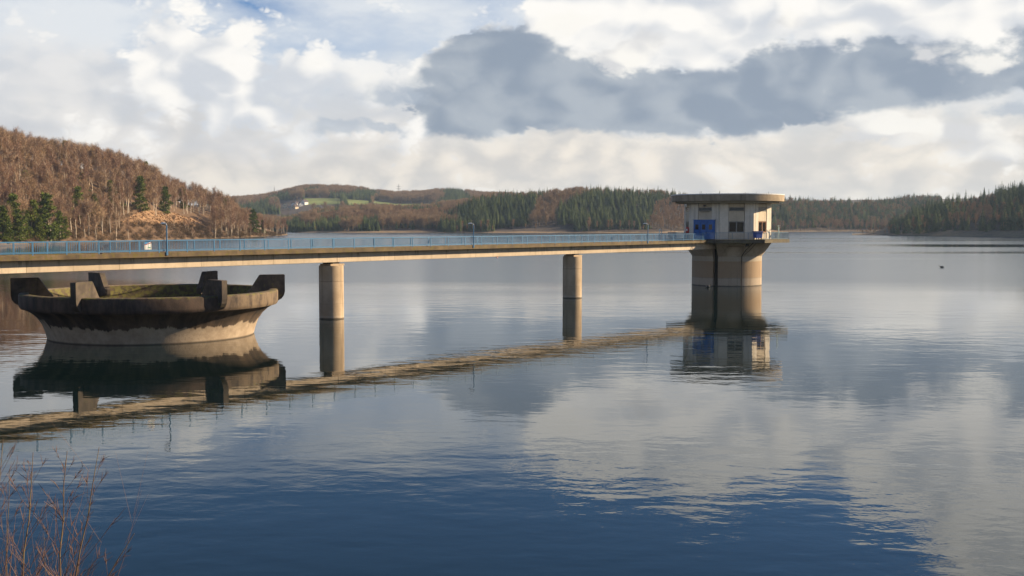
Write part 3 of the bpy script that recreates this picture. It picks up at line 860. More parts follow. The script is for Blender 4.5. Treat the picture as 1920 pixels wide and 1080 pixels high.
for (x, s) in sample(far_hill, 380, 1000, 0.1, 1.1, 8.0):
    if 0.14 < s < 0.44 and (572 < x < 641 or 653 < x < 694 or 701 < x < 815): continue
    if x < 490 and s > .8: continue
    y = far_hill.row(x, s)
    if inside_poly(village, x, y): continue
    k = 'oak'
    if (735 < x < 800 and s > .9) or (s < .4 and rng.random() < .6): k = 'spruce'
    if mnoise.noise(Vector((x * .022, s * 3.5, 4.4))) > .12: k = 'spruce'
    far[k].append((far_hill.pt(x, s), x, s, rng.uniform(.85, 1.35)))
east = {'spruce': [], 'oak': [], 'larch': []}
for (x, s) in sample(right_hill, 1600, 2500, 0.04, 1.15, 5.6):
    y = right_hill.row(x, s)
    k = 'spruce'
    if s < .45 and rng.random() < .45: k = 'larch'
    if s < .09: k = 'larch' if rng.random() < .12 else None
    if x < 1665: k = 'larch' if rng.random() < .8 else None
    if inside_poly([(1770, 425), (1790, 385), (1860, 380), (1880, 425)], x, y) and rng.random() < .7: k = 'larch'
    sc = rng.uniform(.55, 1.25) * (.62 if k == 'larch' else 1) * (.45 if x < 1665 else .75 if x < 1700 else 1)
    if k: east[k].append((right_hill.pt(x, s), x, s, sc))
def split_kind(lst, kind, name, n, label, group, frame=(0, 1920), smax=1.02, place=None):
    lst = sorted(lst, key=lambda t: t[0][1] / t[3] if frame[0] < t[1] < frame[1] and t[2] <= smax else 1e9)
    for (q, x, s, sc) in lst[:n]:
        pl = place(x, s) if place else ''
        plant_tree(kind, name, q, (label + ' ' + pl).strip(), (group + ' ' + pl).strip(), scale=sc, rng=rng)
    return [(q, rng.uniform(0, 6.28), sc, rng.randrange(99)) for (q, x, s, sc) in lst[n:]]
J = lambda k: [t[2] for t in KIND[k]]
r1 = split_kind([t for t in cen['spruce'] if t[1] < 1290], 'spruce', 'spruce_tree', 110, 'dark green plantation spruce on the round hill', 'spruces on the round hill', (860, 1280), place=lambda x, s: ('beside the middle lamp post' if x < 930 else 'next to the brown gully' if x < 1050 else 'straight above the farther pier' if x < 1130 else 'towards the lamp nearest the tower'))
r2 = split_kind([t for t in east['spruce']], 'spruce', 'spruce_tree', 110, 'dark spruce in the shaded eastern wood', 'spruces on the east hill', place=lambda x, s: ('near the point of the shore' if x < 1760 else 'below the middle of the rising ridge' if x < 1850 else 'at the frame edge'))
r3 = split_kind(mid['spruce'], 'spruce', 'spruce_tree', 70, 'dark spruce in the low tree belt', 'spruces in the low belt', place=lambda x, s: ('below the far village' if x < 590 else 'behind the grassy spit' if x < 700 else 'towards the round hill'))
scatter('spruce_forest', 'mass of dark spruce forest on the hills across the lake', J('spruce'), r1 + r2 + r3 + [(q, rng.uniform(0, 6.28), sc, rng.randrange(9)) for (q, x, s, sc) in far['spruce'] + [t for t in cen['spruce'] if t[1] >= 1290]])
l1 = split_kind(east['larch'], 'larch', 'larch_tree', 60, 'bare brown tree on the grassy eastern shore', 'bare trees on the east shore', place=lambda x, s: ('near its point' if x < 1760 else 'below the ridge' if x < 1850 else 'at the frame edge'))
l2 = split_kind([t for t in cen['larch'] if t[1] < 1300], 'larch', 'larch_tree', 40, 'bare pinkish tree on the shore just before the tower', 'bare trees before the tower')
l3 = split_kind(mid['larch'], 'larch', 'larch_tree', 30, 'bare tan tree on the slope above the dark tree belt', 'bare trees above the tree belt')
scatter('larch_forest', 'mass of bare tan trees on the far slopes', J('larch'), l1 + l2 + l3 + [(q, rng.uniform(0, 6.28), sc, rng.randrange(9)) for (q, x, s, sc) in cen['larch'] if x >= 1300])
o1 = split_kind([t for t in cen['oak'] if t[1] < 1290], 'oak', 'broadleaf_tree', 50, 'bare brown broadleaf tree between the spruces on the round hill', 'bare broadleaf trees on the round hill', (860, 1280))
scatter('broadleaf_forest', 'mass of bare brown broadleaf wood on the distant hills', J('oak'), o1 + [(q, rng.uniform(0, 6.28), sc, rng.randrange(9)) for (q, x, s, sc) in mid['oak'] + far['oak'] + east['oak'] + [t for t in cen['oak'] if t[1] >= 1290]])
for (x, y, hill, sc, lab) in [(551, 435, mid_hill, .55, 'lone pale birch on the sandy spit'), (593, 434, mid_hill, .4, 'small lone tree on the grassy spit before the dark belt'), (606, 435, mid_hill, .3, 'thin sapling on the grassy spit'),
                              (818, 432, mid_hill, .45, 'lone round bush-like tree on the bare shore slope'), (962, 433, spruce_hill, .85, 'round tan willow standing in front of the spruces'), (985, 432, spruce_hill, .5, 'small tan tree next to the round willow'), (1004, 432, spruce_hill, .5, 'tan tree on the sandy rise below the brown gully')]:
    plant_tree('larch', 'lone_tree', on_hill(hill, x, y), lab, scale=sc, rng=rng)

# ------------------------------------------------------------------ village and masts
def house(px, py, wpx, rz, wall, label):
    g = Vector(on_hill(far_hill, px, py)); Y = g.y; wd = wpx / F_PX * Y; dp = wd * 1.25; hh = wd * .62; rh = wd * .5
    o = thing('house', label, 'house', g, rz, 'white houses of the far village')
    b_ = MB().box((0, 0, hh / 2 - 1), (wd, dp, hh + 2))
    b_.add([(-wd / 2, -dp / 2, hh), (wd / 2, -dp / 2, hh), (0, -dp / 2, hh + rh), (-wd / 2, dp / 2, hh), (wd / 2, dp / 2, hh), (0, dp / 2, hh + rh)], [(0, 1, 2), (3, 5, 4)])
    b_.build('wall', wall, o)
    e = .5
    r_ = MB()
    for s in (-1, 1):
        r_.add([(s * (wd / 2 + e), -dp / 2 - e, hh - e * .9), (s * (wd / 2 + e), dp / 2 + e, hh - e * .9), (0, dp / 2 + e, hh + rh + .1), (0, -dp / 2 - e, hh + rh + .1),
                (s * (wd / 2 + e), -dp / 2 - e, hh - e * .9 + .35), (s * (wd / 2 + e), dp / 2 + e, hh - e * .9 + .35), (0, dp / 2 + e, hh + rh + .5), (0, -dp / 2 - e, hh + rh + .5)],
               [(0, 1, 2, 3), (7, 6, 5, 4), (0, 4, 5, 1), (1, 5, 6, 2), (3, 2, 6, 7), (0, 3, 7, 4)])
    roof = r_.build('roof', 'house_roof', o)
    MB().box((wd * .15, dp * .2, hh + rh * .9), (.8, .8, 1.8)).build('chimney', 'house_roof', roof)
    for (ax, az) in ((-.22, .35), (.22, .35), (0, .95)):
        MB().box((ax * wd, -dp / 2 - .02, az * hh), (wd * .14, .08, hh * .24)).build('window', 'glass_dark', o)
for (px, py, wp, rz, wall, lab) in [(573, 384, 8.5, -.5, 'house_white', 'white gabled house highest in the far village'), (565, 387, 7, .5, 'house_white', 'white house below the highest village house'), (558, 384.5, 6, -.4, 'house_white', 'small white house in the middle of the far village'),
                                    (551, 387, 6.5, .3, 'house_white', 'white house at the lower end of the far village'), (556, 391.5, 7, -.6, 'house_cream', 'pale cream house lowest in the far village'), (536, 391, 9, .2, 'house_cream', 'long cream farm building apart from the village'), (546, 392.5, 5, .4, 'house_cream', 'tiny cream house beside the farm building'),
                                    (452, 372.6, 6, .2, 'house_white', 'farmhouse on the skyline meadow beyond the birch hill')]:
    house(px, py, wp, rz, wall, lab)
def mast(px, y0, y1, Y, label, lattice):
    a, t = at_depth(px, y0, Y), at_depth(px, y1, Y)
    H = t.z - a.z
    o = thing('radio_mast' if not lattice else 'power_pylon', label, 'mast', a)
    legs = MB(); bw = H * (.035 if not lattice else .07)
    for sx in (-1, 1):
        for sy in (-1, 1):
            legs.tube([(sx * bw, sy * bw, -6), (sx * bw * .25, sy * bw * .25, H)], [.28, .2], 4)
    legs.build('leg', 'mast_grey', o)
    br = MB()
    for k in range(8):
        z0, z1 = H * k / 8, H * (k + 1) / 8
        w0, w1 = bw * (1 - .75 * k / 8), bw * (1 - .75 * (k + 1) / 8)
        for sy in (-1, 1): br.tube([(-w0, sy * w0, z0), (w1, sy * w1, z1)], .13, 3)
        for sx in (-1, 1): br.tube([(sx * w0, -w0, z0), (sx * w1, w1, z1)], .13, 3)
    br.build('bracing', 'mast_grey', o)
    if lattice:
        for f in (.72, .86):
            MB().box((0, 0, H * f), (H * .26, .5, .6)).build('crossarm', 'mast_grey', o)
    else:
        MB().tube([(0, 0, H), (0, 0, H * 1.15)], .2, 5).build('antenna', 'mast_grey', o)
mast(514.5, 372, 351, 2850, 'thin radio mast on the far skyline beside bare trees', False)
mast(747.5, 376, 345, 2850, 'lattice power mast on the far wooded skyline', True)

# ------------------------------------------------------------------ tower and bridge axis
TOW = on_level(1362, 533.5); P1 = on_level(621.8, 597.0)
AX = (TOW - P1); SPAN = AX.length / 2; AX.normalize()
NEAR = Vector((AX.y, -AX.x, 0))                # towards the camera side
BRZ = math.atan2(AX.y, AX.x)                   # rotation that takes local +X along the bridge
L_END = AX.dot(TOW - P1) - 5.4                 # girder end against the shaft
L_DECK = AX.dot(TOW - P1) - 9.5
L0 = -150.0
Z_CURB, Z_CURB0, Z_GIRD = 7.43, 7.03, 5.98
# spans: each a girder segment; the deck with its curbs runs above
bridge = thing('footbridge', 'long concrete footbridge on round piers leading to the intake tower', 'bridge', P1, BRZ)
joints = [L0, -3 * SPAN, -2 * SPAN, -SPAN, 0.0, SPAN, L_END]
for a, b_ in zip(joints[:-1], joints[1:]):
    g_ = MB()
    sec = [(-.92, Z_GIRD), (.92, Z_GIRD), (.95, Z_GIRD + .03), (.95, Z_CURB0 + .02), (-.95, Z_CURB0 + .02), (-.95, Z_GIRD + .03)]
    xs_ = np.linspace(a + .02, b_ - .02, 12)
    k = len(sec)
    for x in xs_: g_.v += [(x, y, z) for y, z in sec]
    g_.f = [(i * k + j, i * k + (j + 1) % k, (i + 1) * k + (j + 1) % k, (i + 1) * k + j) for i in range(11) for j in range(k)] + [tuple(range(k - 1, -1, -1)), tuple(range(11 * k, 12 * k))]
    g_.build('girder', 'girder', bridge)
DW = 1.74
dk_ = MB().box(((L0 + L_DECK) / 2, 0, Z_CURB0 + .11), (L_DECK - L0, 2 * DW - .7, .18)).build('deck', 'asphalt', bridge)
for s in (-1, 1):
    cu = MB(); k = 5
    sec = [(s * (DW - .36), Z_CURB0 + .001), (s * DW, Z_CURB0), (s * DW, Z_CURB - .03), (s * (DW - .04), Z_CURB), (s * (DW - .36), Z_CURB)]
    xs_ = np.linspace(L0, L_DECK, 220)
    for x in xs_: cu.v += [(x, y + .012 * mnoise.noise(Vector((x * 1.3, z * 3, s))), z + .02 * mnoise.noise(Vector((x * .9, 4, s)))) for y, z in sec]
    cu.f = [(i * k + j, i * k + (j + 1) % k, (i + 1) * k + (j + 1) % k, (i + 1) * k + j) for i in range(219) for j in range(k)] + [tuple(range(k - 1, -1, -1)), tuple(range(219 * k, 220 * k))]
    cu.build('curb', 'curb', bridge)
def pier(s, label):
    o = thing('bridge_pier', label, 'pier', P1 + AX * s, BRZ, 'round piers of the footbridge')
    top = 5.62
    MB().lathe([(1.30, -4), (1.30, top - .10), (1.26, top), (.02, top)], 56).build('shaft', 'pier', o, smooth=40)
    MB().box((.15, 0, top + .10), (1.9, 1.7, .2)).build('bearing_plinth', 'pier', o)
    for sy in (-.55, .55):
        MB().box((0, sy, top + .28), (.9, .5, .16)).build('bearing', 'bearing', o)
pier(0, 'nearer round concrete pier beside the bowl-shaped spillway')
pier(SPAN, 'farther round concrete pier between the spillway side pier and the tower')

# railings: posts and balusters each a part, far balusters as one mass
post_me = MB().box((0, 0, .55), (.085, .06, 1.10)).mesh('post', 'rail_blue')
bal_me = MB().box((0, 0, .60), (.024, .016, .84)).mesh('baluster', 'rail_blue')
def railing(side, label):
    y = side * (DW - .14)
    o = thing('bridge_railing', label, 'railing', P1 + Vector((0, 0, Z_CURB - .01)) + NEAR * 0, BRZ, 'railings of the footbridge')
    MB().box(((L0 + L_DECK) / 2, y, 1.075), (L_DECK - L0, .10, .05)).build('top_rail', 'rail_blue', o)
    MB().box(((L0 + L_DECK) / 2, y, .17), (L_DECK - L0, .055, .06)).build('bottom_rail', 'rail_blue', o)
    s0 = -39.2
    n_post = int((L_DECK - s0) / 2.93)
    for i in range(n_post + 1): link('post', post_me, o, (s0 + 2.93 * i, y, 0))
    rest_ = MB(); cnt = 0
    step_ = 2.93 / 18
    i = 0
    while True:
        s = s0 + step_ * (i + .5)
        if s > L_DECK: break
        if i % 18 != 17 or True:
            if cnt < 300: link('baluster', bal_me, o, (s, y, 0)); cnt += 1
            else: rest_.box((s, y, .60), (.024, .016, .84))
        i += 1
    for s in np.arange(s0 - step_ * .5, L0, -step_): rest_.box((s, y, .60), (.024, .016, .84))
    for s in np.arange(s0 - 2.93, L0, -2.93): rest_.box((s, y, .55), (.085, .06, 1.10))
    tag(rest_.build('baluster_row', 'rail_blue', o), kind='stuff')
    return o
railing(-1, 'blue steel railing on the dam-facing edge of the footbridge')
railing(1, 'blue steel railing on the hill-facing edge of the footbridge')

# lamps on the bridge
def s_for_px(px):
    lo, hi = -60.0, 90.0
    for _ in range(50):
        m_ = (lo + hi) / 2; q = P1 + AX * m_ + NEAR * 1.7
        x_ = 960 + F_PX * q.x / (q.y * math.cos(PITCH) - (8 - CAM_H) * math.sin(PITCH))
        if x_ < px: lo = m_
        else: hi = m_
    return (lo + hi) / 2
def bridge_lamp(px, label):
    s = s_for_px(px)
    o = thing('bridge_lamp', label, 'lamp', P1 + AX * s + NEAR * (DW + .04) + Vector((0, 0, Z_CURB0 + .15)), BRZ, 'lamps along the footbridge')
    MB().tube([(0, 0, 0), (0, 0, 2.72)], .06, 10).build('pole', 'rail_blue', o, smooth=40)
    MB().box((0, .02, .18), (.20, .10, .34)).build('bracket', 'rail_blue', o)
    MB().tube([(0, 0, 2.70), (0, .05, 2.82), (0, .18, 2.90), (0, .34, 2.90)], .045, 8).build('arm', 'lamp_grey', o, smooth=50)
    h_ = MB().lathe([(.02, .10), (.13, .08), (.19, .0), (.19, -.05), (.14, -.08)], 18)
    h_.v = [(x, y * 1.7 + .52, z + 2.88) for x, y, z in h_.v]
    hd_ = h_.build('lamp_head', 'white_paint', o, smooth=50)
    gl = MB().lathe([(.02, -.15), (.10, -.13), (.14, -.082)], 16)
    gl.v = [(x, y * 1.7 + .52, z + 2.88) for x, y, z in gl.v]
    gl.build('lens', 'glass_vent', hd_, smooth=50)
bridge_lamp(312, 'blue lamp post rising from the railing above the spillway')
bridge_lamp(887, 'blue lamp post halfway along the footbridge')
bridge_lamp(1214, 'blue lamp post on the footbridge nearest the tower')
# notice board tied to the railing
s = s_for_px(279.5)
o = thing('notice_sign', 'white notice sign with red diagonal hanging on the bridge railing', 'sign', P1 + AX * s + NEAR * (DW - .22) + Vector((0, 0, Z_CURB + .30)), BRZ)
MB().box((0, 0, .36), (.66, .012, .72)).build('plate', 'white_paint', o)
MB().add([(-.33, -.008, .42), (.30, -.008, .72), (-.33, -.008, .72)], [(0, 1, 2)]).build('blue_field', 'sign_blue', o)
MB().add([(-.33, -.011, .38), (.33, -.011, .56), (.33, -.011, .64), (-.33, -.011, .46)], [(0, 1, 2, 3)]).build('red_stripe', 'red_paint', o)
MB().add([(-.02, -.011, .14), (.28, -.011, .10), (.30, -.011, .19), (.02, -.011, .24)], [(0, 1, 2, 3)]).build('green_mark', 'green_paint', o)

# ------------------------------------------------------------------ intake tower
TROT = -R(11.0)
tower = thing('intake_tower', 'round concrete intake tower with octagonal cabin and flat disc roof', 'tower', (TOW.x, TOW.y, 0), TROT)
RS = 5.68
def shaft_r(a, r, z):
    d = math.degrees(a); d = d - 360 if d > 180 else d
    if -22.6 < d < -14.0: return RS - .75
    return r
angs = sorted([R(360.0 * k / 120) % (2 * math.pi) for k in range(120)] + [R(q % 360) for q in (-22.61, -22.59, -14.01, -13.99)])
MB().lathe([(RS, -4), (RS, 1.30), (RS, 4.0), (RS, 4.80)], angs=angs, rf=shaft_r).build('shaft', 'shaft', tower, smooth=30)
def flare_r(a, r, z):
    d = math.degrees(a); d = d - 360 if d > 180 else d
    if -22.6 < d < -14.0: return RS - .75
    if 1.0 < d < 26.0 and 4.9 < z < 6.5: return RS + .02
    return r
angs2 = sorted(angs + [R(q) for q in (0.99, 1.01, 25.99, 26.01)])
fr = lambda z: RS + (7.25 - RS) * (z - 4.8) / (7.0 - 4.8)
MB().lathe([(RS, 4.80), (fr(4.89), 4.89), (fr(4.91), 4.91), (fr(5.6), 5.6), (fr(6.49), 6.49), (fr(6.51), 6.51), (7.25, 7.02)], angs=angs2, rf=flare_r).build('flared_collar', 'shaft', tower, smooth=30)
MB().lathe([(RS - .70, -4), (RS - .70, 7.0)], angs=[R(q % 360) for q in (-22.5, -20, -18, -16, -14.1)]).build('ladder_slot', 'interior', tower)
V0 = -9.5
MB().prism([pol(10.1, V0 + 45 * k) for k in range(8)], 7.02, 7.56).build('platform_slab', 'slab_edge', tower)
cab = MB().prism([pol(6.85, V0 + 45 * k) for k in range(8)], 7.56, 13.37).build('cabin_core', 'panel', tower)
AP = 7.16 * math.cos(R(22.5)); FW = 2 * 7.16 * math.sin(R(22.5))
def facet_box(phi, u, z, dpt, size_u, size_z, depth):
    """box on a facet: u along the face, dpt = distance of its outer face from the axis"""
    M = Matrix.Rotation(R(phi), 3, 'Z')
    c = M @ Vector((u, -(dpt - depth / 2), 0))
    return MB().box((c.x, c.y, z), (size_u, depth, size_z), M)
for k in range(8):
    ph = V0 + 22.5 + 45 * k
    n8 = round((ph + 360) % 360)
    for s in (-1, 1):
        facet_box(ph, s * (FW / 2 - .735), 10.465, AP, 1.40, 5.80, .28).build('pilaster', 'wall', tower)
    facet_box(ph, 0, 11.25, AP - .07, 2.50, 1.55, .2).build('wall_panel', 'panel', tower)
    facet_box(ph, 0, 13.05, AP - .07, 2.50, .62, .2).build('wall_panel', 'panel', tower)
    v_ = facet_box(ph, 0, 12.38, AP - .10, 2.42, .55, .12).build('vent_window', 'frame_grey', tower)
    facet_box(ph, 0, 12.38, AP - .085, 2.26, .42, .06).build('pane', 'glass_vent', v_)
    if k == 7: continue
    facet_box(ph, 0, 8.12, AP - .07, 2.50, 1.10, .2).build('wall_panel', 'panel', tower)
    fm = 'frame_brown' if k == 1 else 'frame_grey'
    w_ = MB()
    for (u, z, su, sz) in ((0, 10.36, 2.44, .10), (0, 8.72, 2.44, .10), (-1.18, 9.54, .09, 1.55), (1.18, 9.54, .09, 1.55), (0, 9.54, .12, 1.55)):
        t_ = facet_box(ph, u, z, AP - .06, su, sz, .16); w_.add(t_.v, t_.f)
    wo_ = w_.build('window', fm, tower)
    for u in (-.6, .6): facet_box(ph, u, 9.54, AP - .13, 1.10, 1.55, .05).build('pane', 'glass_dark', wo_)
    if k == 1: facet_box(ph, 0, 8.62, AP + .06, 2.5, .07, .2).build('window_sill', 'frame_brown', wo_)
# blue entrance on the facet facing the bridge
ph = V0 + 22.5 + 45 * 7
dr = facet_box(ph, 0, 9.10, AP + .30, 3.92, 3.06, .42).build('entrance_porch', 'door_blue', tower)
facet_box(ph, 0, 10.67, AP + .40, 4.10, .07, .60).build('canopy', 'door_blue', dr)
for u, gm_ in ((-1.28, 'glass_dark'), (0, 'glass_dark'), (1.28, 'glass_amber')):
    lf = facet_box(ph, u, 9.05, AP + .335, 1.22, 2.86, .07).build('door_leaf', 'door_blue', tower)
    facet_box(ph, u, 9.52, AP + .345, .62, .82, .03).build('door_window', gm_, lf)
    facet_box(ph, u + .48, 8.65, AP + .39, .05, .22, .08).build('handle', 'dark_metal', lf)
# roof
MB().lathe([(.02, 13.36), (8.36, 13.36), (8.36, 13.67), (8.2, 13.68)], 96).build('soffit', 'soffit', tower, smooth=30)
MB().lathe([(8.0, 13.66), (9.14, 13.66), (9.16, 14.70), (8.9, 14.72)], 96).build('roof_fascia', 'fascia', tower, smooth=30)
MB().lathe([(9.10, 14.66), (9.20, 14.66), (9.20, 14.80), (8.8, 14.82), (.02, 14.84)], 96).build('roof_cap', 'flashing', tower, smooth=30)
fl = MB().box(pol(7.9, -57, 13.02), (.42, .40, .42)).build('floodlight', 'white_paint', tower)
MB().tube([pol(7.9, -57, 13.2), pol(7.9, -57, 13.37)], .04, 6).build('bracket', 'dark_metal', fl)
facet_box(ph, 0, 12.95, AP + .25, .34, .22, .4).build('entrance_lamp', 'dark_metal', tower)
facet_box(ph, 0, 11.96, AP + .07, 1.7, .07, .08).build('cable', 'dark_metal', tower)
pp = MB()
pa = 24.5
pp.tube([pol(RS + .07, pa, -1), pol(RS + .07, pa, 4.85)], .06, 8)
pp.tube([pol(RS + .08, pa, 4.85), pol(6.5, pa + 3, 5.9), pol(7.35, pa + 10, 7.0)], .06, 8)
pp.build('drain_pipe', 'bark_dark', tower)
pp = MB().tube([pol(RS + .35, pa + 3, 5.05), pol(6.7, pa + 9, 5.9), pol(7.4, pa + 14, 7.0)], .035, 6); pp.build('drain_pipe', 'bark_dark', tower)
MB().box(pol(6.95, 27, 6.66), (.5, .4, .42), Matrix.Rotation(R(27), 3, 'Z')).build('outlet_box', 'interior', tower)
# streak down the slot edge and the vertical water gauge beside the pipe
MB().box(pol(RS + .04, pa - 1.4, 2.2), (.12, .06, 4.6), Matrix.Rotation(R(pa - 1.4), 3, 'Z')).build('water_gauge', 'pier', tower)

# platform railing (own thing), open where the bridge arrives
prl = thing('platform_railing', 'thin grey-blue railing around the tower platform', 'railing', (TOW.x, TOW.y, 7.55), TROT)
tpost = MB().box((0, 0, .54), (.05, .05, 1.08)).mesh('post', 'rail_thin')
top_, bars = MB(), MB()
for k in range(8):
    a_, b_ = Vector(pol(9.88, V0 + 45 * k, 0)), Vector(pol(9.88, V0 + 45 * (k + 1), 0))
    segs = [(0, 1)]
    if k == 7:
        c_ = (a_ + b_) / 2; segs = [(0, .2), (.66, 1)]
    for (f0, f1) in segs:
        p0, p1 = a_.lerp(b_, f0), a_.lerp(b_, f1); d_ = p1 - p0
        M = Matrix.Rotation(math.atan2(d_.y, d_.x), 3, 'Z')
        top_.box((p0 + p1) / 2 + Vector((0, 0, 1.08)), (d_.length, .06, .05), M)
        top_.box((p0 + p1) / 2 + Vector((0, 0, .12)), (d_.length, .03, .04), M)
        for i in range(int(d_.length / .14)):
            bars.box(p0 + d_ * ((i + .5) * .14 / d_.length) + Vector((0, 0, .6)), (.012, .012, .92), M)
        n_ = max(1, round(d_.length / 2.5))
        for i in range(n_ + 1):
            if i == n_ and f1 == 1: continue
            q_ = p0.lerp(p1, i / n_); link('post', tpost, prl, q_, math.atan2(d_.y, d_.x))
top_.build('rail', 'rail_thin', prl)
tag(bars.build('baluster_row', 'rail_thin', prl), kind='stuff')

# things on the platform
def on_platform(r, phi): 
    x, y = pol(r, phi - 11.0); return Vector((TOW.x + x, TOW.y + y, 7.56))
o = thing('waste_container', 'blue wheeled waste container beside the lit tower window', 'container', on_platform(8.35, 35), R(26))
bd = MB(); q = [(-.62, -.46), (.62, -.46), (.62, .46), (-.62, .46)]
bd.add([(x * .88, y * .85, .22) for x, y in q] + [(x, y, 1.20) for x, y in q], [(3, 2, 1, 0), (4, 5, 6, 7)] + [(i, (i + 1) % 4, 4 + (i + 1) % 4, 4 + i) for i in range(4)])
bd.build('body', 'bin_blue', o)
MB().box((0, 0, 1.27), (1.34, 1.02, .12)).build('lid', 'bin_lid', o)
MB().box((0, -.50, 1.10), (1.30, .06, .07)).build('handle', 'bin_lid', o)
for sx in (-.45, .45):
    for sy in (-.32, .32):
        wh = MB().tube([(sx - .04, sy, .11), (sx + .04, sy, .11)], .11, 14).build('wheel', 'rubber', o)
        MB().box((sx, sy, .2), (.05, .12, .1)).build('fork', 'white_paint', wh)
o = thing('life_buoy_post', 'red life-saving cabinet standing by the tower entrance', 'cabinet', on_platform(8.6, -46.5), R(-45))
MB().tube([(0, 0, 0), (0, 0, 1.2)], .05, 8).build('post', 'rail_thin', o)
cb = MB().lathe([(.02, 1.0), (.30, 1.0), (.33, 1.1), (.33, 1.75), (.25, 1.95), (.02, 2.02)], 16); cb.v = [(x, y * .6, z) for x, y, z in cb.v]
cb.build('cover', 'red_paint', o, smooth=50)
MB().box((0, -.20, 1.5), (.26, .02, .3)).build('label_plate', 'white_paint', o)
o = thing('davit_winch', 'small pale hand winch davit at the corner of the tower platform', 'winch', on_platform(8.3, 84), R(70))
MB().tube([(0, 0, 0), (0, 0, 1.5), (0, 0, 1.9)], [.10, .08, .06], 10).build('post', 'pale_metal', o)
MB().tube([(0, 0, 1.55), (-.30, 0, 2.0), (-.55, 0, 2.25)], .05, 8).build('arm', 'pale_metal', o)
MB().lathe([(.20, -.03), (.24, 0), (.20, .03), (.17, 0), (.20, -.03)], 20).build('hand_wheel', 'pale_metal', o, (.12, 0, 2.15))
MB().box((.08, 0, 1.0), (.28, .22, .36)).build('gear_box', 'pale_metal', o)
s = s_for_px(1272)
o = thing('handrail_hoop', 'pale bent pipe hoop standing up behind the railing before the tower', 'hoop', P1 + AX * s - NEAR * (DW - .05) + Vector((0, 0, Z_CURB - .02)), BRZ)
MB().tube([(0, 0, 0), (0, 0, 1.55), (.1, 0, 1.78), (.3, 0, 1.86), (.5, 0, 1.78), (.6, 0, 1.55), (.6, 0, 1.1)], .05, 8).build('pipe', 'pale_metal', o, smooth=60)
MB().box((0, 0, .04), (.2, .2, .04)).build('foot_plate', 'pale_metal', o)

# ------------------------------------------------------------------ bell-mouth spillway
SP = on_level(287.5, 627.5)
spill = thing('spillway', 'bowl-shaped concrete overflow spillway with six upright fins under the bridge', 'spillway', (SP.x, SP.y, 0))
MB().lathe([(8.3, -2.5), (8.87, 0), (9.02, .6), (9.28, 1.3), (9.72, 1.95), (10.25, 2.42), (10.75, 2.68)], 120).build('skirt', 'spillway', spill, smooth=40)
MB().lathe([(10.72, 2.66), (10.98, 2.74), (11.08, 2.90), (11.10, 3.05), (11.10, 3.86), (11.06, 3.97), (10.95, 4.02), (10.40, 4.03), (10.25, 3.95)], 120).build('rim', 'spill_rim', spill, smooth=40)
MB().lathe([(10.26, 3.96), (10.05, 3.2), (9.75, 2.3), (9.1, 1.3), (7.6, .55), (4.0, .25), (.05, .2)], 120).build('funnel', 'spill_moss', spill, smooth=40)
fin_poly = [(8.35, 3.2), (8.35, 3.75), (8.62, 4.0), (9.45, 5.28), (9.60, 5.32), (11.68, 5.32), (11.75, 5.25), (11.75, 3.75), (11.66, 3.38), (11.44, 3.08), (11.1, 2.90), (10.6, 2.80), (10.0, 3.0)]
fm_ = MB(); n = len(fin_poly); th = .25
fm_.v = [(r, -th, z) for r, z in fin_poly] + [(r, th, z) for r, z in fin_poly]
fm_.f = [tuple(range(n)), tuple(range(2 * n - 1, n - 1, -1))] + [(i, n + i, n + (i + 1) % n, (i + 1) % n) for i in range(n)]
fin_me = fm_.mesh('fin', 'spill_fin')
for k in range(6):
    link('fin', fin_me, spill, (0, 0, 0), R(17 + 60 * k))

# ------------------------------------------------------------------ floating birds and buoy
def duck(px, py, rz, label, k=1.0):
    o = thing('duck', label, 'duck', on_level(px, py), rz)
    rings = [(-.36, .02, .10), (-.28, .08, .12), (-.10, .17, .13), (.10, .18, .13), (.24, .12, .14), (.31, .07, .20), (.33, .06, .29), (.36, .075, .36), (.42, .05, .37), (.50, .02, .345)]
    b_ = MB(); n = 10
    for (x, r, z) in rings: b_.v += [(x * k, math.cos(2 * math.pi * i / n) * r * k, (z + math.sin(2 * math.pi * i / n) * r * .8) * k) for i in range(n)]
    b_.f = [(j * n + i, j * n + (i + 1) % n, (j + 1) * n + (i + 1) % n, (j + 1) * n + i) for j in range(len(rings) - 1) for i in range(n)] + [tuple(range(n - 1, -1, -1)), tuple(range((len(rings) - 1) * n, len(rings) * n))]
    b_.build('body', 'duck_dark', o, smooth=60)
    for s in (-1, 1):
        MB().add([(-.30 * k, s * .06 * k, .20 * k), (.12 * k, s * .17 * k, .22 * k), (.10 * k, s * .19 * k, .12 * k), (-.25 * k, s * .12 * k, .10 * k)], [(0, 1, 2, 3)]).build('wing', 'duck_pale', o)
duck(1766, 502, 2.6, 'lone dark water bird on the open lake beyond the tower', 1.5)
duck(1327, 539, .3, 'pale water bird swimming at the foot of the tower', 1.3)
o = thing('buoy', 'tiny red float on the water below the middle of the bridge', 'buoy', on_level(932, 483))
MB().lathe([(.02, -.2), (.22, -.15), (.32, 0), (.30, .18), (.12, .32), (.05, .36), (.05, .60), (.02, .62)], 16).build('float', 'buoy_red', o, smooth=50)
MB().lathe([(.325, -.02), (.33, .05), (.315, .10)], 16).build('band', 'white_paint', o)

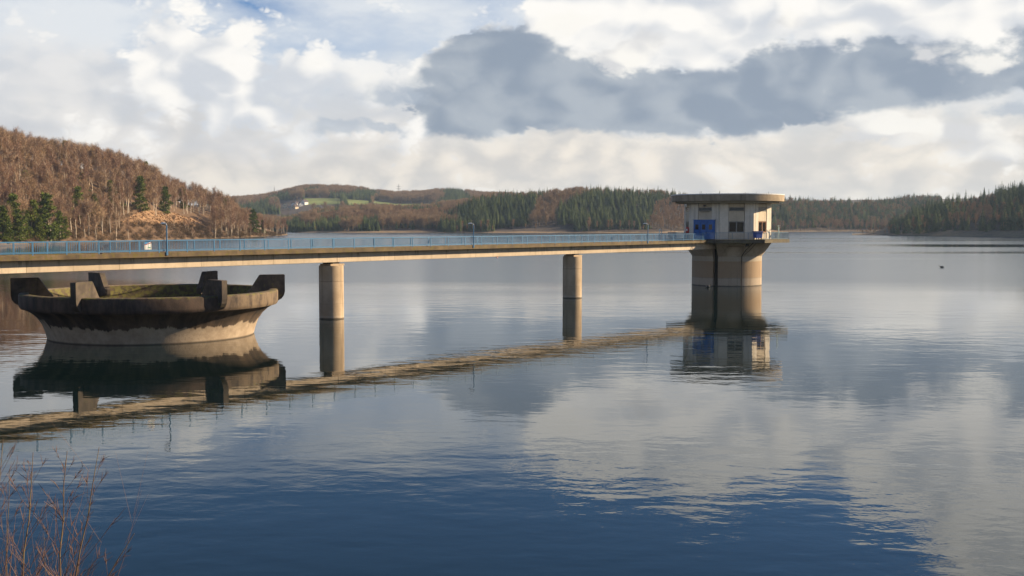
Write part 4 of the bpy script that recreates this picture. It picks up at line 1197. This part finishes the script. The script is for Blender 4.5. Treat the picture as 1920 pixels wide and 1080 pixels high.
# ------------------------------------------------------------------ saplings on the bank below the camera
def sapling(px, py, Y, tip, label, seed, nb=26, k=1.0):
    nb = int(nb * 1.15)
    """stem passing through image point (px,py) at depth Y, tip at the second image point"""
    rg = random.Random(seed)
    tp = at_depth(tip[0], tip[1], Y); bp = at_depth(px, py, Y)
    d = (tp - bp).normalized()
    gz = bank_z(Y)
    base = bp - d * ((bp.z - gz) / d.z)
    o = thing('sapling', label, 'sapling', base, 0, 'bare saplings on the dam bank')
    H = (tp - base).length
    pts = []
    for i in range(13):
        f = i / 12
        q = (tp - base) * f + Vector((rg.gauss(0, .018), rg.gauss(0, .018), 0)) * (1 if 0 < i < 12 else 0)
        pts.append(q)
    r0 = .021 * k * (H / 5) ** .5
    MB().tube(pts, [r0 * (1 - .86 * i / 12) for i in range(13)], 7).build('stem', 'sapling_bark', o, smooth=60)
    T = MB()
    for j in range(nb):
        f = .22 + .74 * (j + rg.random()) / nb
        i = min(int(f * 12), 11); p = pts[i].lerp(pts[i + 1], f * 12 - i)
        a = rg.uniform(0, 6.28)
        L = H * (.27 * (1.12 - f)) * rg.uniform(.55, 1.25)
        dd = (Vector((math.cos(a), math.sin(a) * .8, 0)) * .62 + d * rg.uniform(.75, 1.15)).normalized()
        bend = Vector((0, 0, .10 * L))
        br = [p, p + dd * L * .35 + Vector((rg.gauss(0, .01), 0, 0)), p + dd * L * .7 + bend * .6, p + dd * L + bend]
        rr = r0 * (1 - .86 * f) * .5
        T.tube(br, [rr, rr * .8, rr * .6, .0018], 4, False)
        for t in range(rg.randint(3, 6)):
            g = rg.uniform(.25, .95); e = br[1].lerp(br[3], g)
            d2 = (dd + Vector((rg.gauss(0, .45), rg.gauss(0, .45), rg.gauss(.1, .25)))).normalized(); l2 = L * rg.uniform(.18, .42)
            T.tube([e, e + d2 * l2 * .5, e + d2 * l2 + Vector((0, 0, .03 * l2))], [.0032, .0024, .0013], 3, False)
    T.build('twigs', 'sapling_twig', o)
sapling(40, 1080, 11.0, (62, 848), 'bare reddish sapling second in from the frame edge', 1, 34)
sapling(112, 1080, 10.5, (126, 846), 'straight bare sapling with orange-brown stem in the middle of the group', 2, 36)
sapling(149, 1080, 10.0, (186, 838), 'slender bare sapling with olive stem and spreading side twigs', 3, 26, .9)
sapling(205, 1080, 9.6, (252, 1000), 'short forked bare sapling farthest from the frame edge', 4, 12, 1.0)
sapling(-14, 1080, 11.5, (6, 822), 'bare sapling cut by the frame edge', 5, 34)
sapling(12, 1080, 12.0, (18, 880), 'thin bare sapling among the edge brush', 6, 26, .7)
sapling(85, 1080, 12.5, (82, 1000), 'low thin sapling between the two tall stems', 7, 14, .6)
def bush(px, Y, H, label, seed):
    rg = random.Random(seed)
    b0 = at_depth(px, 1090, Y); z = bank_z(Y)
    o = thing('bush', label, 'bush', (b0.x, Y, z), 0, 'bare bushes on the dam bank')
    T = MB()
    for i in range(75):
        a = rg.uniform(0, 6.28); d = Vector((math.cos(a) * rg.uniform(.05, .4), math.sin(a) * rg.uniform(.05, .4), 1)).normalized()
        L = H * rg.uniform(.55, 1.05); p = Vector((rg.gauss(0, .22), rg.gauss(0, .22), -.05))
        q = [p, p + d * L * .5, p + d * L * .8 + Vector((rg.gauss(0, .05), rg.gauss(0, .05), 0)), p + d * L + Vector((rg.gauss(0, .12), rg.gauss(0, .12), 0))]
        T.tube(q, [.006, .004, .0028, .001], 3, False)
        for t in range(3):
            e = q[1].lerp(q[3], rg.random()); d2 = (d + Vector((rg.gauss(0, .5), rg.gauss(0, .5), .1))).normalized()
            T.tube([e, e + d2 * L * rg.uniform(.08, .22)], [.002, .0008], 3, False)
    T.build('branches', 'sapling_twig', o)
bush(-10, 11.8, 3.9, 'dense reddish bare bush in the corner by the frame edge', 31)
bush(48, 12.4, 3.1, 'low reddish bare bush behind the two tall saplings', 32)

# ------------------------------------------------------------------ haze over the lake
HAZE = True
if HAZE:
    m = bpy.data.materials.new('haze_air'); m.use_nodes = True; m.node_tree.nodes.clear()
    nt = NT(m.node_tree)
    pv = nt.node('ShaderNodeVolumePrincipled')
    pv.inputs['Color'].default_value = (0.55, 0.74, 1.0, 1)
    pv.inputs['Density'].default_value = 0.00007
    pv.inputs['Anisotropy'].default_value = 0.2
    oo = nt.node('ShaderNodeOutputMaterial'); nt.l.new(pv.outputs[0], oo.inputs['Volume'])
    MATS['haze_air'] = m
    hz = MB().box((0, 3480, 68), (18200, 11200, 150)).build('haze', 'haze_air')
    tag(hz, 'thin pale air haze over the whole lake', 'haze', kind='stuff')
